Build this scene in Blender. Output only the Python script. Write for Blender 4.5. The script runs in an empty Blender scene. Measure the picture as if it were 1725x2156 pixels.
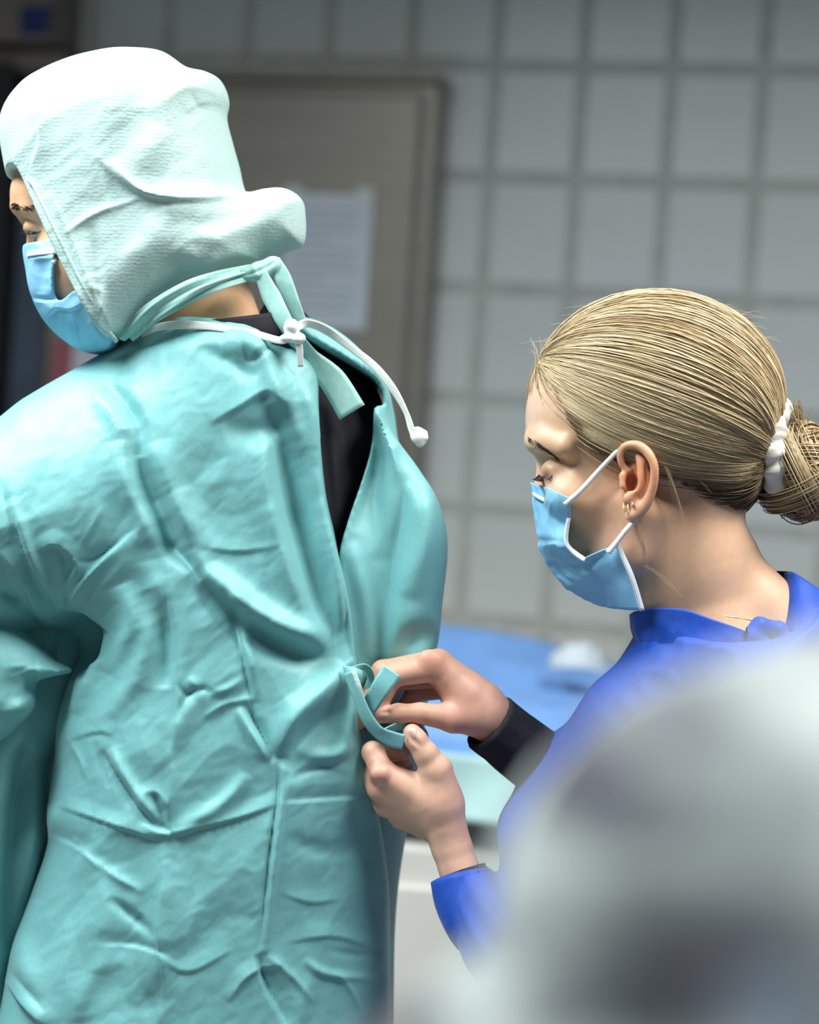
import bpy, math, random
import numpy as np
from mathutils import Vector, Matrix

f32 = np.float32
rng = np.random.default_rng(7)
random.seed(7)
SC = bpy.context.scene
COL = SC.collection

# ------------------------------------------------------------------ camera
W_, H_ = 1725.0, 2156.0
FPX = 4600.0
CX, CY = W_ / 2, H_ / 2
CAM = np.array([0.0, 0.0, 1.52])
PITCH, ROLL = math.radians(2.6), math.radians(3.7)
fwd = np.array([0, math.cos(PITCH), -math.sin(PITCH)])
up0 = np.array([0, math.sin(PITCH), math.cos(PITCH)])
rt0 = np.array([1.0, 0, 0])
rt = math.cos(ROLL) * rt0 + math.sin(ROLL) * up0
up = -math.sin(ROLL) * rt0 + math.cos(ROLL) * up0
D0 = 1.8                                    # distance of the focus plane

cd = bpy.data.cameras.new('camera')
cam = bpy.data.objects.new('camera', cd)
COL.objects.link(cam)
cd.sensor_fit = 'HORIZONTAL'
cd.sensor_width = 24.0
cd.lens = FPX * 24.0 / W_
cd.clip_start = 0.02
cd.dof.use_dof = True
cd.dof.focus_distance = 1.77
cd.dof.aperture_fstop = 2.45
M = Matrix(((rt[0], up[0], -fwd[0], CAM[0]), (rt[1], up[1], -fwd[1], CAM[1]), (rt[2], up[2], -fwd[2], CAM[2]), (0, 0, 0, 1)))
cam.matrix_world = M
SC.camera = cam

# ------------------------------------------------------------------ light and exposure
SC.view_settings.view_transform = 'Standard'
SC.view_settings.look = 'None'
SC.view_settings.gamma = 1.0
SC.view_settings.use_curve_mapping = False
SC.view_settings.exposure = 0.0
wd = bpy.data.worlds.new('world')
SC.world = wd
wd.use_nodes = True
wd.node_tree.nodes['Background'].inputs[0].default_value = (0.88, 0.95, 1.0, 1)
wd.node_tree.nodes['Background'].inputs[1].default_value = 0.10


def area(name, loc, target, size, power, color, size_y=None, spread=180):
    ld = bpy.data.lights.new(name, 'AREA')
    ld.energy = power
    ld.color = color
    ld.shape = 'RECTANGLE'
    ld.size = size
    ld.size_y = size_y or size
    ld.spread = math.radians(spread)
    o = bpy.data.objects.new(name, ld)
    COL.objects.link(o)
    o.location = loc
    o.rotation_euler = (Vector(target) - Vector(loc)).to_track_quat('-Z', 'Y').to_euler()
    return o


LAMPS = [((-0.95, 1.22, 2.74), (-0.95, 1.22, 0), 0.5, 0.9, 60, (0.95, 1.0, 1.0), 160),
         ((0.78, 1.40, 2.74), (0.78, 1.40, 0), 0.5, 0.9, 46, (1.0, 0.97, 0.92), 160),
         ((-1.35, 2.05, 2.74), (-1.1, 2.05, 0), 0.5, 0.9, 24, (1.0, 0.98, 0.95), 115)]
for i, (a, b, sx, sy, p, c, sp) in enumerate(LAMPS):
    area('lamp_light', a, b, sx, p, c, sy, sp)


# ------------------------------------------------------------------ frames: pixel units at a given distance, rigid to the world
class Frame:
    def __init__(s, D):
        s.D = D
        s.S = FPX / D

    def V(s, px, py, z=0.0):
        k = 1 + z / (s.S * s.D)
        return np.array([CX + (px - CX) * k, CY + (py - CY) * k, z], dtype=float)

    def proj(s, P):
        k = 1 + P[:, 2] / (s.S * s.D)
        return CX + (P[:, 0] - CX) / k, CY + (P[:, 1] - CY) / k

    def world(s, P):
        P = np.asarray(P, dtype=float)
        return (CAM + np.outer(s.D + P[:, 2] / s.S, fwd) + np.outer((P[:, 0] - CX) / s.S, rt)
                - np.outer((P[:, 1] - CY) / s.S, up))


FR = Frame(D0)
V = FR.V


def ray(px, py):
    return fwd + rt * (px - CX) / FPX - up * (py - CY) / FPX


def at(px, py, d):
    return CAM + d * ray(px, py)


# ------------------------------------------------------------------ materials
def mat(name, color, rough=0.6, spec=0.5, metal=0.0, attr=None, noise=None, bump=None, sss=0, sheen=0, trans=0, bump2=None, alpha=None):
    m = bpy.data.materials.new(name)
    m.use_nodes = True
    nt = m.node_tree
    b = nt.nodes['Principled BSDF']
    b.inputs['Base Color'].default_value = (*color, 1)
    b.inputs['Roughness'].default_value = rough
    b.inputs['Specular IOR Level'].default_value = spec
    b.inputs['Metallic'].default_value = metal
    if sss:
        b.inputs['Subsurface Weight'].default_value = sss
        b.inputs['Subsurface Radius'].default_value = (1.0, 0.35, 0.2)
        b.inputs['Subsurface Scale'].default_value = 0.006
    if sheen:
        b.inputs['Sheen Weight'].default_value = sheen
        b.inputs['Sheen Roughness'].default_value = 0.4
    tc = nt.nodes.new('ShaderNodeTexCoord')
    src = None
    if attr:
        a = nt.nodes.new('ShaderNodeAttribute')
        a.attribute_name = attr
        src = a.outputs['Color']
        nt.links.new(src, b.inputs['Base Color'])
    if noise:                                   # (scale, dark factor, light factor, stretch)
        n = nt.nodes.new('ShaderNodeTexNoise')
        n.inputs['Scale'].default_value = noise[0]
        n.inputs['Detail'].default_value = 5
        mp = nt.nodes.new('ShaderNodeMapping')
        mp.inputs['Scale'].default_value = noise[3] if len(noise) > 3 else (1, 1, 1)
        nt.links.new(tc.outputs['Object'], mp.inputs[0])
        nt.links.new(mp.outputs[0], n.inputs['Vector'])
        r = nt.nodes.new('ShaderNodeMapRange')
        r.inputs['From Min'].default_value = 0.3
        r.inputs['From Max'].default_value = 0.7
        r.inputs['To Min'].default_value = noise[1]
        r.inputs['To Max'].default_value = noise[2]
        nt.links.new(n.outputs[0], r.inputs[0])
        mx = nt.nodes.new('ShaderNodeMix')
        mx.data_type = 'RGBA'
        mx.blend_type = 'MULTIPLY'
        mx.inputs[0].default_value = 1
        if src:
            nt.links.new(src, mx.inputs[6])
        else:
            mx.inputs[6].default_value = (*color, 1)
        nt.links.new(r.outputs[0], mx.inputs[7])
        nt.links.new(mx.outputs[2], b.inputs['Base Color'])
    last = None
    for bb in (bump, bump2):                     # (kind, scale, strength, stretch, distance)
        if not bb:
            continue
        mp = nt.nodes.new('ShaderNodeMapping')
        mp.inputs['Scale'].default_value = bb[3]
        if len(bb) > 5:
            mp.inputs['Rotation'].default_value = bb[5]
        nt.links.new(tc.outputs['Object'], mp.inputs[0])
        if bb[0] == 'noise':
            n = nt.nodes.new('ShaderNodeTexNoise')
            n.inputs['Scale'].default_value = bb[1]
            n.inputs['Detail'].default_value = 3
            out = n.outputs[0]
        elif bb[0] == 'voronoi':
            n = nt.nodes.new('ShaderNodeTexVoronoi')
            n.inputs['Scale'].default_value = bb[1]
            out = n.outputs['Distance']
        else:
            n = nt.nodes.new('ShaderNodeTexWave')
            n.inputs['Scale'].default_value = bb[1]
            n.inputs['Distortion'].default_value = 0.15
            out = n.outputs[0]
        nt.links.new(mp.outputs[0], n.inputs['Vector'])
        bp = nt.nodes.new('ShaderNodeBump')
        bp.inputs['Strength'].default_value = bb[2]
        bp.inputs['Distance'].default_value = bb[4]
        nt.links.new(out, bp.inputs['Height'])
        if last:
            nt.links.new(last.outputs[0], bp.inputs['Normal'])
        last = bp
    if last:
        nt.links.new(last.outputs[0], b.inputs['Normal'])
    if trans:
        t = nt.nodes.new('ShaderNodeBsdfTranslucent')
        t.inputs[0].default_value = (*color, 1)
        ms = nt.nodes.new('ShaderNodeMixShader')
        ms.inputs[0].default_value = trans
        nt.links.new(b.outputs[0], ms.inputs[1])
        nt.links.new(t.outputs[0], ms.inputs[2])
        nt.links.new(ms.outputs[0], nt.nodes['Material Output'].inputs[0])
    return m


MT = {}
MT['tile'] = mat('glazed_tile', (0.53, 0.57, 0.56), 0.35, 0.5, noise=(3, 0.94, 1.04))
MT['grout'] = mat('grout', (0.40, 0.43, 0.40), 0.9, 0.2, noise=(30, 0.9, 1.1))
MT['plaster'] = mat('plaster', (0.5, 0.52, 0.52), 0.9, 0.2)
MT['floor'] = mat('vinyl_floor', (0.30, 0.32, 0.32), 0.4, 0.4, noise=(40, 0.85, 1.1))
MT['steel'] = mat('brushed_steel', (0.30, 0.285, 0.245), 0.38, 0.5, 0.55, noise=(4, 0.92, 1.06, (1, 1, 14)))
MT['darksteel'] = mat('dark_frame', (0.012, 0.014, 0.018), 0.45, 0.4)
MT['slate'] = mat('slate_panel', (0.055, 0.08, 0.115), 0.5, 0.4)
MT['beige'] = mat('dull_beige_metal', (0.16, 0.14, 0.125), 0.6, 0.4)
MT['paper'] = mat('paper', (0.50, 0.56, 0.62), 0.8, 0.2)
MT['ink'] = mat('printed_ink', (0.30, 0.35, 0.41), 0.9, 0.1)
MT['tape'] = mat('clear_tape', (0.52, 0.56, 0.55), 0.3, 0.5)
MT['bluesign'] = mat('blue_plastic', (0.01, 0.025, 0.12), 0.5, 0.4)
MT['gown'] = mat('teal_nonwoven', (0.185, 0.475, 0.49), 0.5, 0.4, noise=(350, 0.95, 1.04), sheen=0.15, trans=0.06,
                 bump=('wave', 260, 0.10, (1, 1, 1), 0.0004, (0, 0.8, 0)), bump2=('noise', 60, 0.10, (1, 1, 1), 0.003))
MT['hood'] = mat('pale_nonwoven', (0.50, 0.70, 0.675), 0.7, 0.3, noise=(420, 0.95, 1.02), trans=0.10,
                 bump=('wave', 105, 0.10, (1, 1, 1), 0.0005, (0, 1.62, 0)), bump2=('voronoi', 260, 0.32, (1, 1, 1.6), 0.0007))
MT['strap'] = mat('mint_strap', (0.36, 0.66, 0.61), 0.7, 0.3, noise=(200, 0.9, 1.05))
MT['white'] = mat('white_binding', (0.80, 0.86, 0.82), 0.7, 0.3, noise=(300, 0.94, 1.03))
MT['black'] = mat('black_jersey', (0.014, 0.013, 0.018), 0.8, 0.3, noise=(200, 0.8, 1.2))
MT['maskb'] = mat('blue_mask', (0.27, 0.60, 0.86), 0.55, 0.4, noise=(500, 0.95, 1.03), trans=0.08,
                  bump=('noise', 300, 0.12, (1, 1, 1), 0.001))
MT['maskw'] = mat('white_mask_edge', (0.72, 0.84, 0.90), 0.6, 0.4)
MT['loop'] = mat('white_elastic', (0.80, 0.82, 0.82), 0.7, 0.3, bump=('noise', 1200, 0.4, (1, 1, 1), 0.0008))
MT['blue'] = mat('royal_blue_cotton', (0.005, 0.060, 0.40), 0.62, 0.35, sheen=0.15, noise=(90, 0.85, 1.12),
                 bump=('noise', 600, 0.15, (1, 1, 1), 0.001))
MT['drape'] = mat('blue_drape', (0.17, 0.36, 0.76), 0.6, 0.4, noise=(20, 0.9, 1.1))
MT['paledrape'] = mat('pale_teal_drape', (0.42, 0.66, 0.66), 0.65, 0.4, noise=(20, 0.94, 1.05))
MT['greycab'] = mat('grey_cabinet', (0.55, 0.56, 0.53), 0.5, 0.4)
MT['skin'] = mat('skin', (0.6, 0.4, 0.3), 0.45, 0.4, attr='Col', sss=0.12, noise=(160, 0.95, 1.04),
                 bump=('noise', 700, 0.08, (1, 1, 1), 0.0006))
MT['nail'] = mat('nail', (0.78, 0.50, 0.44), 0.25, 0.5)
MT['hair'] = mat('blond_hair', (0.3, 0.22, 0.12), 0.42, 0.5, attr='Col')
MT['dark'] = mat('dark_hair', (0.018, 0.012, 0.010), 0.5, 0.4)
MT['brow'] = mat('brown_brow', (0.055, 0.032, 0.018), 0.6, 0.3)
MT['scrunchie'] = mat('white_scrunchie', (0.86, 0.86, 0.82), 0.75, 0.3, trans=0.1, noise=(120, 0.93, 1.03))
MT['gold'] = mat('gold', (0.85, 0.58, 0.22), 0.25, 0.5, 1.0)
MT['pearl'] = mat('pearl', (0.85, 0.84, 0.82), 0.15, 0.6)
MT['cap'] = mat('printed_cap_cotton', (0.5, 0.5, 0.5), 0.75, 0.3, attr='Col', noise=(60, 0.93, 1.05))
MT['scrubs'] = mat('grey_scrubs', (0.20, 0.23, 0.28), 0.75, 0.3)
MT['lampglass'] = mat('lamp_housing', (0.8, 0.8, 0.8), 0.5, 0.4)
MT['whitecloth'] = mat('white_cloth', (0.52, 0.60, 0.65), 0.75, 0.3)


# ------------------------------------------------------------------ object helpers
BASE = {}


def thing(name, label, cat, loc, group=None):
    o = bpy.data.objects.new(name, None)
    o.empty_display_size = 0.05
    COL.objects.link(o)
    o.location = loc
    o['label'] = label
    o['category'] = cat
    if group:
        o['group'] = group
    BASE[o.name] = np.array(loc, dtype=float)
    return o


def origin(p):
    return BASE[p.name] if p is not None and p.name in BASE else np.zeros(3)


def mesh_obj(name, P, faces, m, parent=None, smooth=True, colors=None, kind=None, label=None, own=None):
    """world-space points -> one mesh object under parent"""
    org = origin(parent) if parent is not None else (np.array(own, dtype=float) if own is not None else np.zeros(3))
    me = bpy.data.meshes.new(name)
    P = np.asarray(P, dtype=float) - org
    if isinstance(faces, np.ndarray):
        n = len(faces)
        k = faces.shape[1]
        me.vertices.add(len(P))
        me.vertices.foreach_set('co', P.astype(f32).ravel())
        me.loops.add(n * k)
        me.loops.foreach_set('vertex_index', faces.astype(np.int32).ravel())
        me.polygons.add(n)
        me.polygons.foreach_set('loop_start', np.arange(0, n * k, k, dtype=np.int32))
        me.update(calc_edges=True)
        me.validate()
    else:
        me.from_pydata([tuple(p) for p in P], [], faces)
        me.update()
    if smooth:
        me.polygons.foreach_set('use_smooth', np.ones(len(me.polygons), dtype=bool))
    if colors is not None:
        a = me.color_attributes.new('Col', 'FLOAT_COLOR', 'POINT')
        c = np.ones((len(P), 4), dtype=f32)
        c[:, :3] = colors
        a.data.foreach_set('color', c.ravel())
    me.materials.append(m)
    o = bpy.data.objects.new(name, me)
    COL.objects.link(o)
    if parent is not None:
        o.parent = parent
        BASE[o.name] = org
    elif own is not None:
        o.location = org
        BASE[o.name] = org
    if kind:
        o['kind'] = kind
    if label:
        o['label'] = label
    return o


def boxpts(c, ax, ay, az, sx, sy, sz, bevel=0.0):
    """box with edges along unit vectors; bevelled on the +/- ends by insetting"""
    c = np.asarray(c, dtype=float)
    if bevel <= 0:
        P = [c + ax * sx / 2 * i + ay * sy / 2 * j + az * sz / 2 * k for i in (-1, 1) for j in (-1, 1) for k in (-1, 1)]
        F = [(0, 1, 3, 2), (4, 6, 7, 5), (0, 4, 5, 1), (2, 3, 7, 6), (0, 2, 6, 4), (1, 5, 7, 3)]
        return P, F
    P, F = [], []
    b = bevel
    rings = [(-1, b), (-1, 0), (1, 0), (1, b)]
    offs = [-sy / 2, -sy / 2 + b, sy / 2 - b, sy / 2]
    for (s_, ins), o in zip(rings, offs):
        for (i, k) in ((-1, -1), (1, -1), (1, 1), (-1, 1)):
            P.append(c + ax * i * (sx / 2 - ins) + ay * o + az * k * (sz / 2 - ins))
    for r in range(3):
        for q in range(4):
            a0, a1 = r * 4 + q, r * 4 + (q + 1) % 4
            F.append((a0, a1, a1 + 4, a0 + 4))
    F.append((3, 2, 1, 0))
    F.append((12, 13, 14, 15))
    return P, F


def box(name, c, size, m, parent=None, axes=None, bevel=0.004, own=None, kind=None, label=None):
    ax, ay, az = axes if axes is not None else (np.array([1., 0, 0]), np.array([0, 1., 0]), np.array([0, 0, 1.]))
    P, F = boxpts(c, ax, ay, az, *size, bevel=bevel)
    return mesh_obj(name, P, F, m, parent, smooth=False, own=own, kind=kind, label=label)


def catmull(P, n, closed=False):
    P = np.asarray(P, dtype=float)
    m = len(P)
    if m == 2:
        t = np.linspace(0, 1, n)[:, None]
        return P[0] * (1 - t) + P[1] * t
    if closed:
        t = np.linspace(0, m, n, endpoint=False)
        i = np.floor(t).astype(int)
        f = (t - i)[:, None]
        p0, p1, p2, p3 = P[(i - 1) % m], P[i % m], P[(i + 1) % m], P[(i + 2) % m]
    else:
        t = np.linspace(0, m - 1, n)
        i = np.minimum(np.floor(t).astype(int), m - 2)
        f = (t - i)[:, None]
        E = np.vstack([2 * P[0] - P[1], P, 2 * P[-1] - P[-2]])
        p0, p1, p2, p3 = E[i], E[i + 1], E[i + 2], E[i + 3]
    return 0.5 * (2 * p1 + (p2 - p0) * f + (2 * p0 - 5 * p1 + 4 * p2 - p3) * f ** 2 + (3 * p1 - p0 - 3 * p2 + p3) * f ** 3)


def onto(g, pts, gap, dx=0):
    """lay points (px,py,_) on the near side of an implicit surface"""
    out = []
    for p in pts:
        q = V(p[0], p[1], p[2])
        for _ in range(3):
            z = float(g.zfront(np.array([q[0] + dx]), np.array([q[1]]))[0])
            if z > 5e3:
                z = p[2]
            q = V(p[0], p[1], z - gap)
        out.append((p[0], p[1], q[2]))
    return out


def tube(name, pts, r, m, parent, n=24, sides=8, fr=FR, local=True, label=None, closed=False):
    P = catmull(pts, n, closed) if len(pts) > 2 or n != len(pts) else np.asarray(pts, dtype=float)
    n = len(P)
    rr = np.interp(np.linspace(0, 1, n), np.linspace(0, 1, len(np.atleast_1d(r))), np.atleast_1d(r)) if np.size(r) > 1 else np.full(n, float(r))
    T = np.gradient(P, axis=0)
    if closed:
        T = np.roll(P, -1, 0) - np.roll(P, 1, 0)
    T /= np.linalg.norm(T, axis=1)[:, None] + 1e-9
    ref = np.array([0.0, 0.0, 1.0])
    A = np.cross(T, ref)
    bad = np.linalg.norm(A, axis=1) < 0.15
    A[bad] = np.cross(T[bad], np.array([0.0, 1.0, 0]))
    A /= np.linalg.norm(A, axis=1)[:, None] + 1e-9
    B = np.cross(T, A)
    vs = []
    for s in range(sides):
        a = 2 * math.pi * s / sides
        vs.append(P + (A * math.cos(a) + B * math.sin(a)) * rr[:, None])
    Q = np.stack(vs, 1).reshape(-1, 3)
    F = []
    for i in range(n if closed else n - 1):
        i2 = (i + 1) % n
        for s in range(sides):
            s2 = (s + 1) % sides
            F.append((i * sides + s, i * sides + s2, i2 * sides + s2, i2 * sides + s))
    if not closed:
        F.append(tuple(range(sides - 1, -1, -1)))
        F.append(tuple((n - 1) * sides + s for s in range(sides)))
    return mesh_obj(name, fr.world(Q) if local else Q, F, m, parent, label=label)


def sheet(name, rows, m, parent, nu=20, nv=20, thick=3.0, fr=FR, bump=None, label=None, curve=True, compensate=True, over=None):
    """rows of (px,py,z) control points -> thin solid sheet (pixel units)"""
    R = [np.array([fr.V(*p) for p in r]) if compensate else np.array(r, dtype=float) for r in rows]
    f = catmull if curve else (lambda P, n: np.stack([np.interp(np.linspace(0, 1, n), np.linspace(0, 1, len(P)), np.asarray(P)[:, a]) for a in range(3)], 1))
    A = np.stack([f(r, nu) for r in R], 0)
    G = np.stack([f(A[:, i], nv) for i in range(nu)], 1)        # nv x nu x 3
    du = np.gradient(G, axis=1)
    dv = np.gradient(G, axis=0)
    N = np.cross(du, dv)
    N /= np.linalg.norm(N, axis=2)[..., None] + 1e-9
    if bump is not None:
        uu, vv = np.meshgrid(np.linspace(0, 1, nu), np.linspace(0, 1, nv))
        G = G + N * bump(uu, vv)[..., None]
    if over is not None:                       # lay the sheet over a surface: never deeper than it
        gg, gap = over
        k = np.sign(G[..., 2])
        zf = gg.zfront(G[..., 0], G[..., 1])
        zn = np.where(k <= 0, np.minimum(G[..., 2], zf - gap), np.maximum(G[..., 2], -(zf - gap)))
        wl = np.clip((np.abs(G[..., 2]) - 6) / 30, 0, 1)
        z = G[..., 2] * (1 - wl) + zn * wl
        for _ in range(4):
            z[1:-1, 1:-1] = 0.5 * z[1:-1, 1:-1] + 0.125 * (z[2:, 1:-1] + z[:-2, 1:-1] + z[1:-1, 2:] + z[1:-1, :-2])
        G[..., 2] = z
    a = G.reshape(-1, 3)
    b = (G + N * thick).reshape(-1, 3)
    P = np.vstack([a, b])
    o = nv * nu
    F = []
    for j in range(nv - 1):
        for i in range(nu - 1):
            q = (j * nu + i, j * nu + i + 1, (j + 1) * nu + i + 1, (j + 1) * nu + i)
            F.append(q[::-1])
            F.append(tuple(x + o for x in q))
    edge = [i for i in range(nu)] + [j * nu + nu - 1 for j in range(1, nv)] + [(nv - 1) * nu + i for i in range(nu - 2, -1, -1)] + [j * nu for j in range(nv - 2, 0, -1)]
    for e in range(len(edge)):
        a0, a1 = edge[e], edge[(e + 1) % len(edge)]
        F.append((a0, a1, a1 + o, a0 + o))
    ob = mesh_obj(name, fr.world(P), np.array(F), m, parent, label=label)
    return ob


def ribbon(name, pts, widths, m, parent, n=30, thick=2.5, twist=None, label=None, bump=None):
    """strip along pts; widths in px; twist = list of angles (radians) turning the width out of the picture plane"""
    P = catmull([V(*p) for p in pts], n)
    T = np.gradient(P, axis=0)
    T /= np.linalg.norm(T, axis=1)[:, None] + 1e-9
    A = np.cross(T, np.array([0, 0, 1.0]))
    A /= np.linalg.norm(A, axis=1)[:, None] + 1e-9
    B = np.cross(T, A)
    w = np.interp(np.linspace(0, 1, n), np.linspace(0, 1, len(widths)), widths)
    tw = np.zeros(n) if twist is None else np.interp(np.linspace(0, 1, n), np.linspace(0, 1, len(twist)), twist)
    Wd = A * np.cos(tw)[:, None] + B * np.sin(tw)[:, None]
    rows = []
    for s in (-0.5, -0.17, 0.17, 0.5):
        rows.append(P + Wd * (w * s)[:, None] + np.cross(T, Wd) * (3 * (0.25 - s * s)))
    return sheet(name, rows, m, parent, nu=n, nv=7, thick=thick, label=label, compensate=False, bump=bump)


# ------------------------------------------------------------------ implicit surfaces
def smin(a, b, k):
    if k <= 0:
        return np.minimum(a, b)
    h = np.maximum(k - np.abs(a - b), 0) / k
    return np.minimum(a, b) - h * h * (k * 0.25)


def smax(a, b, k):
    return -smin(-a, -b, k)


class G:
    def __init__(s, lo, hi, h):
        s.h = h
        s.lo = np.array(lo, dtype=float)
        s.ax = [np.arange(lo[i], hi[i] + h, h, dtype=f32) for i in range(3)]
        s.F = np.full([len(a) for a in s.ax], 1e3, dtype=f32)

    def block(s, lo, hi):
        sl = []
        for i in range(3):
            a = max(0, int((lo[i] - s.lo[i]) / s.h))
            b = min(len(s.ax[i]), int((hi[i] - s.lo[i]) / s.h) + 2)
            sl.append(slice(a, max(a, b)))
        X = s.ax[0][sl[0]][:, None, None]
        Y = s.ax[1][sl[1]][None, :, None]
        Z = s.ax[2][sl[2]][None, None, :]
        return tuple(sl), X, Y, Z

    def put(s, sl, d, k, sub):
        if s.F[sl].size == 0:
            return
        s.F[sl] = smax(s.F[sl], -d, k) if sub else smin(s.F[sl], d, k)

    def cap(s, a, b, ra, rb=None, k=12.0, sub=False):
        rb = ra if rb is None else rb
        a, b = np.asarray(a, float), np.asarray(b, float)
        m = max(ra, rb) + k + 3 * s.h
        sl, X, Y, Z = s.block(np.minimum(a, b) - m, np.maximum(a, b) + m)
        d = b - a
        L = float(d @ d) + 1e-6
        t = np.clip(((X - a[0]) * d[0] + (Y - a[1]) * d[1] + (Z - a[2]) * d[2]) / L, 0, 1).astype(f32)
        q = np.sqrt((X - a[0] - t * d[0]) ** 2 + (Y - a[1] - t * d[1]) ** 2 + (Z - a[2] - t * d[2]) ** 2) - (ra + (rb - ra) * t)
        s.put(sl, q.astype(f32), k, sub)

    def chain(s, pts, k=8.0, sub=False, n=0):
        """pts: (px,py,z,r)"""
        if n:
            pts = catmull(pts, n)
        for p, q in zip(pts[:-1], pts[1:]):
            s.cap(V(*p[:3]), V(*q[:3]), p[3], q[3], k, sub)

    def ell(s, c, r, k=15.0, sub=False, rot=0.0):
        c = np.asarray(c, float)
        m = max(r) + k + 3 * s.h
        sl, X, Y, Z = s.block(c - m, c + m)
        x, y, z = X - c[0], Y - c[1], Z - c[2]
        if rot:
            ca, sa = math.cos(rot), math.sin(rot)
            x, y = x * ca + y * sa, -x * sa + y * ca
        k0 = np.sqrt((x / r[0]) ** 2 + (y / r[1]) ** 2 + (z / r[2]) ** 2)
        k1 = np.sqrt((x / r[0] ** 2) ** 2 + (y / r[1] ** 2) ** 2 + (z / r[2] ** 2) ** 2) + 1e-9
        s.put(sl, (k0 * (k0 - 1) / k1).astype(f32), k, sub)

    def inflate(s, poly, zc, H, w, k=10.0, tilt=(0, 0, 0, 0), cut=None, kc=4.0, n=160, smooth=True, inset=0.0, sub=False):
        poly = np.array(poly, float)
        X = s.ax[0][:, None]
        Y = s.ax[1][None, :]
        zz = zc + tilt[0] * (X - tilt[2]) + tilt[1] * (Y - tilt[3])
        kk = 1 + zz / (FR.S * FR.D)
        PX, PY = CX + (X - CX) / kk, CY + (Y - CY) / kk
        d = polydist(catmull(poly, n, True) if smooth else poly, PX, PY) - inset
        a = np.minimum(np.maximum(1 - d / w, 0), 4)
        Z = s.ax[2][None, None, :]
        q = (np.sqrt(a[..., None] ** 2 + ((Z - zz[..., None]) / H) ** 2) - 1) * min(w, H)
        if cut is not None:
            dc = polydist(catmull(np.array(cut, float), n, True), PX, PY)
            q = smax(q, -dc[..., None], kc)
        s.put((slice(None),) * 3, q.astype(f32), k, sub)

    def zfront(s, X, Y):
        """nearest surface depth (local z) under points X, Y"""
        ins = s.F < 0
        has = ins.any(2)
        zi = np.where(has, s.ax[2][ins.argmax(2)], 1e4)
        i = np.clip(((X - s.lo[0]) / s.h).round().astype(int), 0, zi.shape[0] - 1)
        j = np.clip(((Y - s.lo[1]) / s.h).round().astype(int), 0, zi.shape[1] - 1)
        return zi[i, j]

    def mesh(s):
        F = s.F
        S = F < 0
        c = np.zeros([n - 1 for n in F.shape], dtype=np.int8)
        for i in (0, 1):
            for j in (0, 1):
                for k in (0, 1):
                    c += S[i:F.shape[0] - 1 + i, j:F.shape[1] - 1 + j, k:F.shape[2] - 1 + k]
        act = (c > 0) & (c < 8)
        I = np.argwhere(act)
        vid = np.full(c.shape, -1, dtype=np.int32)
        vid[act] = np.arange(len(I))
        acc = np.zeros((len(I), 3))
        cnt = np.zeros(len(I))
        off = [(i, j, k) for i in (0, 1) for j in (0, 1) for k in (0, 1)]
        for a in off:
            for ax in range(3):
                if a[ax] == 1:
                    continue
                b = list(a)
                b[ax] = 1
                f0 = F[I[:, 0] + a[0], I[:, 1] + a[1], I[:, 2] + a[2]]
                f1 = F[I[:, 0] + b[0], I[:, 1] + b[1], I[:, 2] + b[2]]
                m = (f0 < 0) != (f1 < 0)
                t = f0[m] / (f0[m] - f1[m])
                p = np.tile(np.array(a, float), (m.sum(), 1))
                p[:, ax] += t
                acc[m] += p
                cnt[m] += 1
        P = s.lo + (I + acc / cnt[:, None]) * s.h
        quads = []
        n = F.shape
        for ax in range(3):
            o1, o2 = (ax + 1) % 3, (ax + 2) % 3
            a = [slice(1, n[i] - 1) for i in range(3)]
            a[ax] = slice(0, n[ax] - 1)
            b = list(a)
            b[ax] = slice(1, n[ax])
            s0, s1 = S[tuple(a)], S[tuple(b)]
            e = np.argwhere(s0 != s1)
            flip = s1[tuple(e.T)]
            base = e + np.array([1, 1, 1])
            base[:, ax] -= 1
            q = []
            for (d1, d2) in ((-1, -1), (0, -1), (0, 0), (-1, 0)):
                p = base.copy()
                p[:, o1] += d1
                p[:, o2] += d2
                q.append(vid[p[:, 0], p[:, 1], p[:, 2]])
            q = np.stack(q, 1)
            q[flip] = q[flip][:, ::-1]
            quads.append(q)
        Q = np.vstack(quads)
        Q = Q[(Q >= 0).all(1)]
        return P, Q


def polydist(poly, PX, PY):
    """signed distance, positive inside"""
    d = np.full(PX.shape, 1e9)
    ins = np.zeros(PX.shape, dtype=bool)
    n = len(poly)
    for i in range(n):
        a, b = poly[i], poly[(i + 1) % n]
        e = b - a
        L = e @ e + 1e-9
        t = np.clip(((PX - a[0]) * e[0] + (PY - a[1]) * e[1]) / L, 0, 1)
        d = np.minimum(d, (PX - a[0] - t * e[0]) ** 2 + (PY - a[1] - t * e[1]) ** 2)
        c = ((a[1] > PY) != (b[1] > PY))
        if abs(e[1]) > 1e-9:
            ins ^= c & (PX < a[0] + (PY - a[1]) * e[0] / e[1])
    d = np.sqrt(d)
    return np.where(ins, d, -d)


def vnormals(P, Q):
    a, b, c, d = P[Q[:, 0]], P[Q[:, 1]], P[Q[:, 2]], P[Q[:, 3]]
    fn = np.cross(c - a, d - b)
    N = np.zeros_like(P)
    for i in range(4):
        np.add.at(N, Q[:, i], fn)
    return N / (np.linalg.norm(N, axis=1)[:, None] + 1e-12)


TAB = np.random.default_rng(3).random((256, 256))


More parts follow.
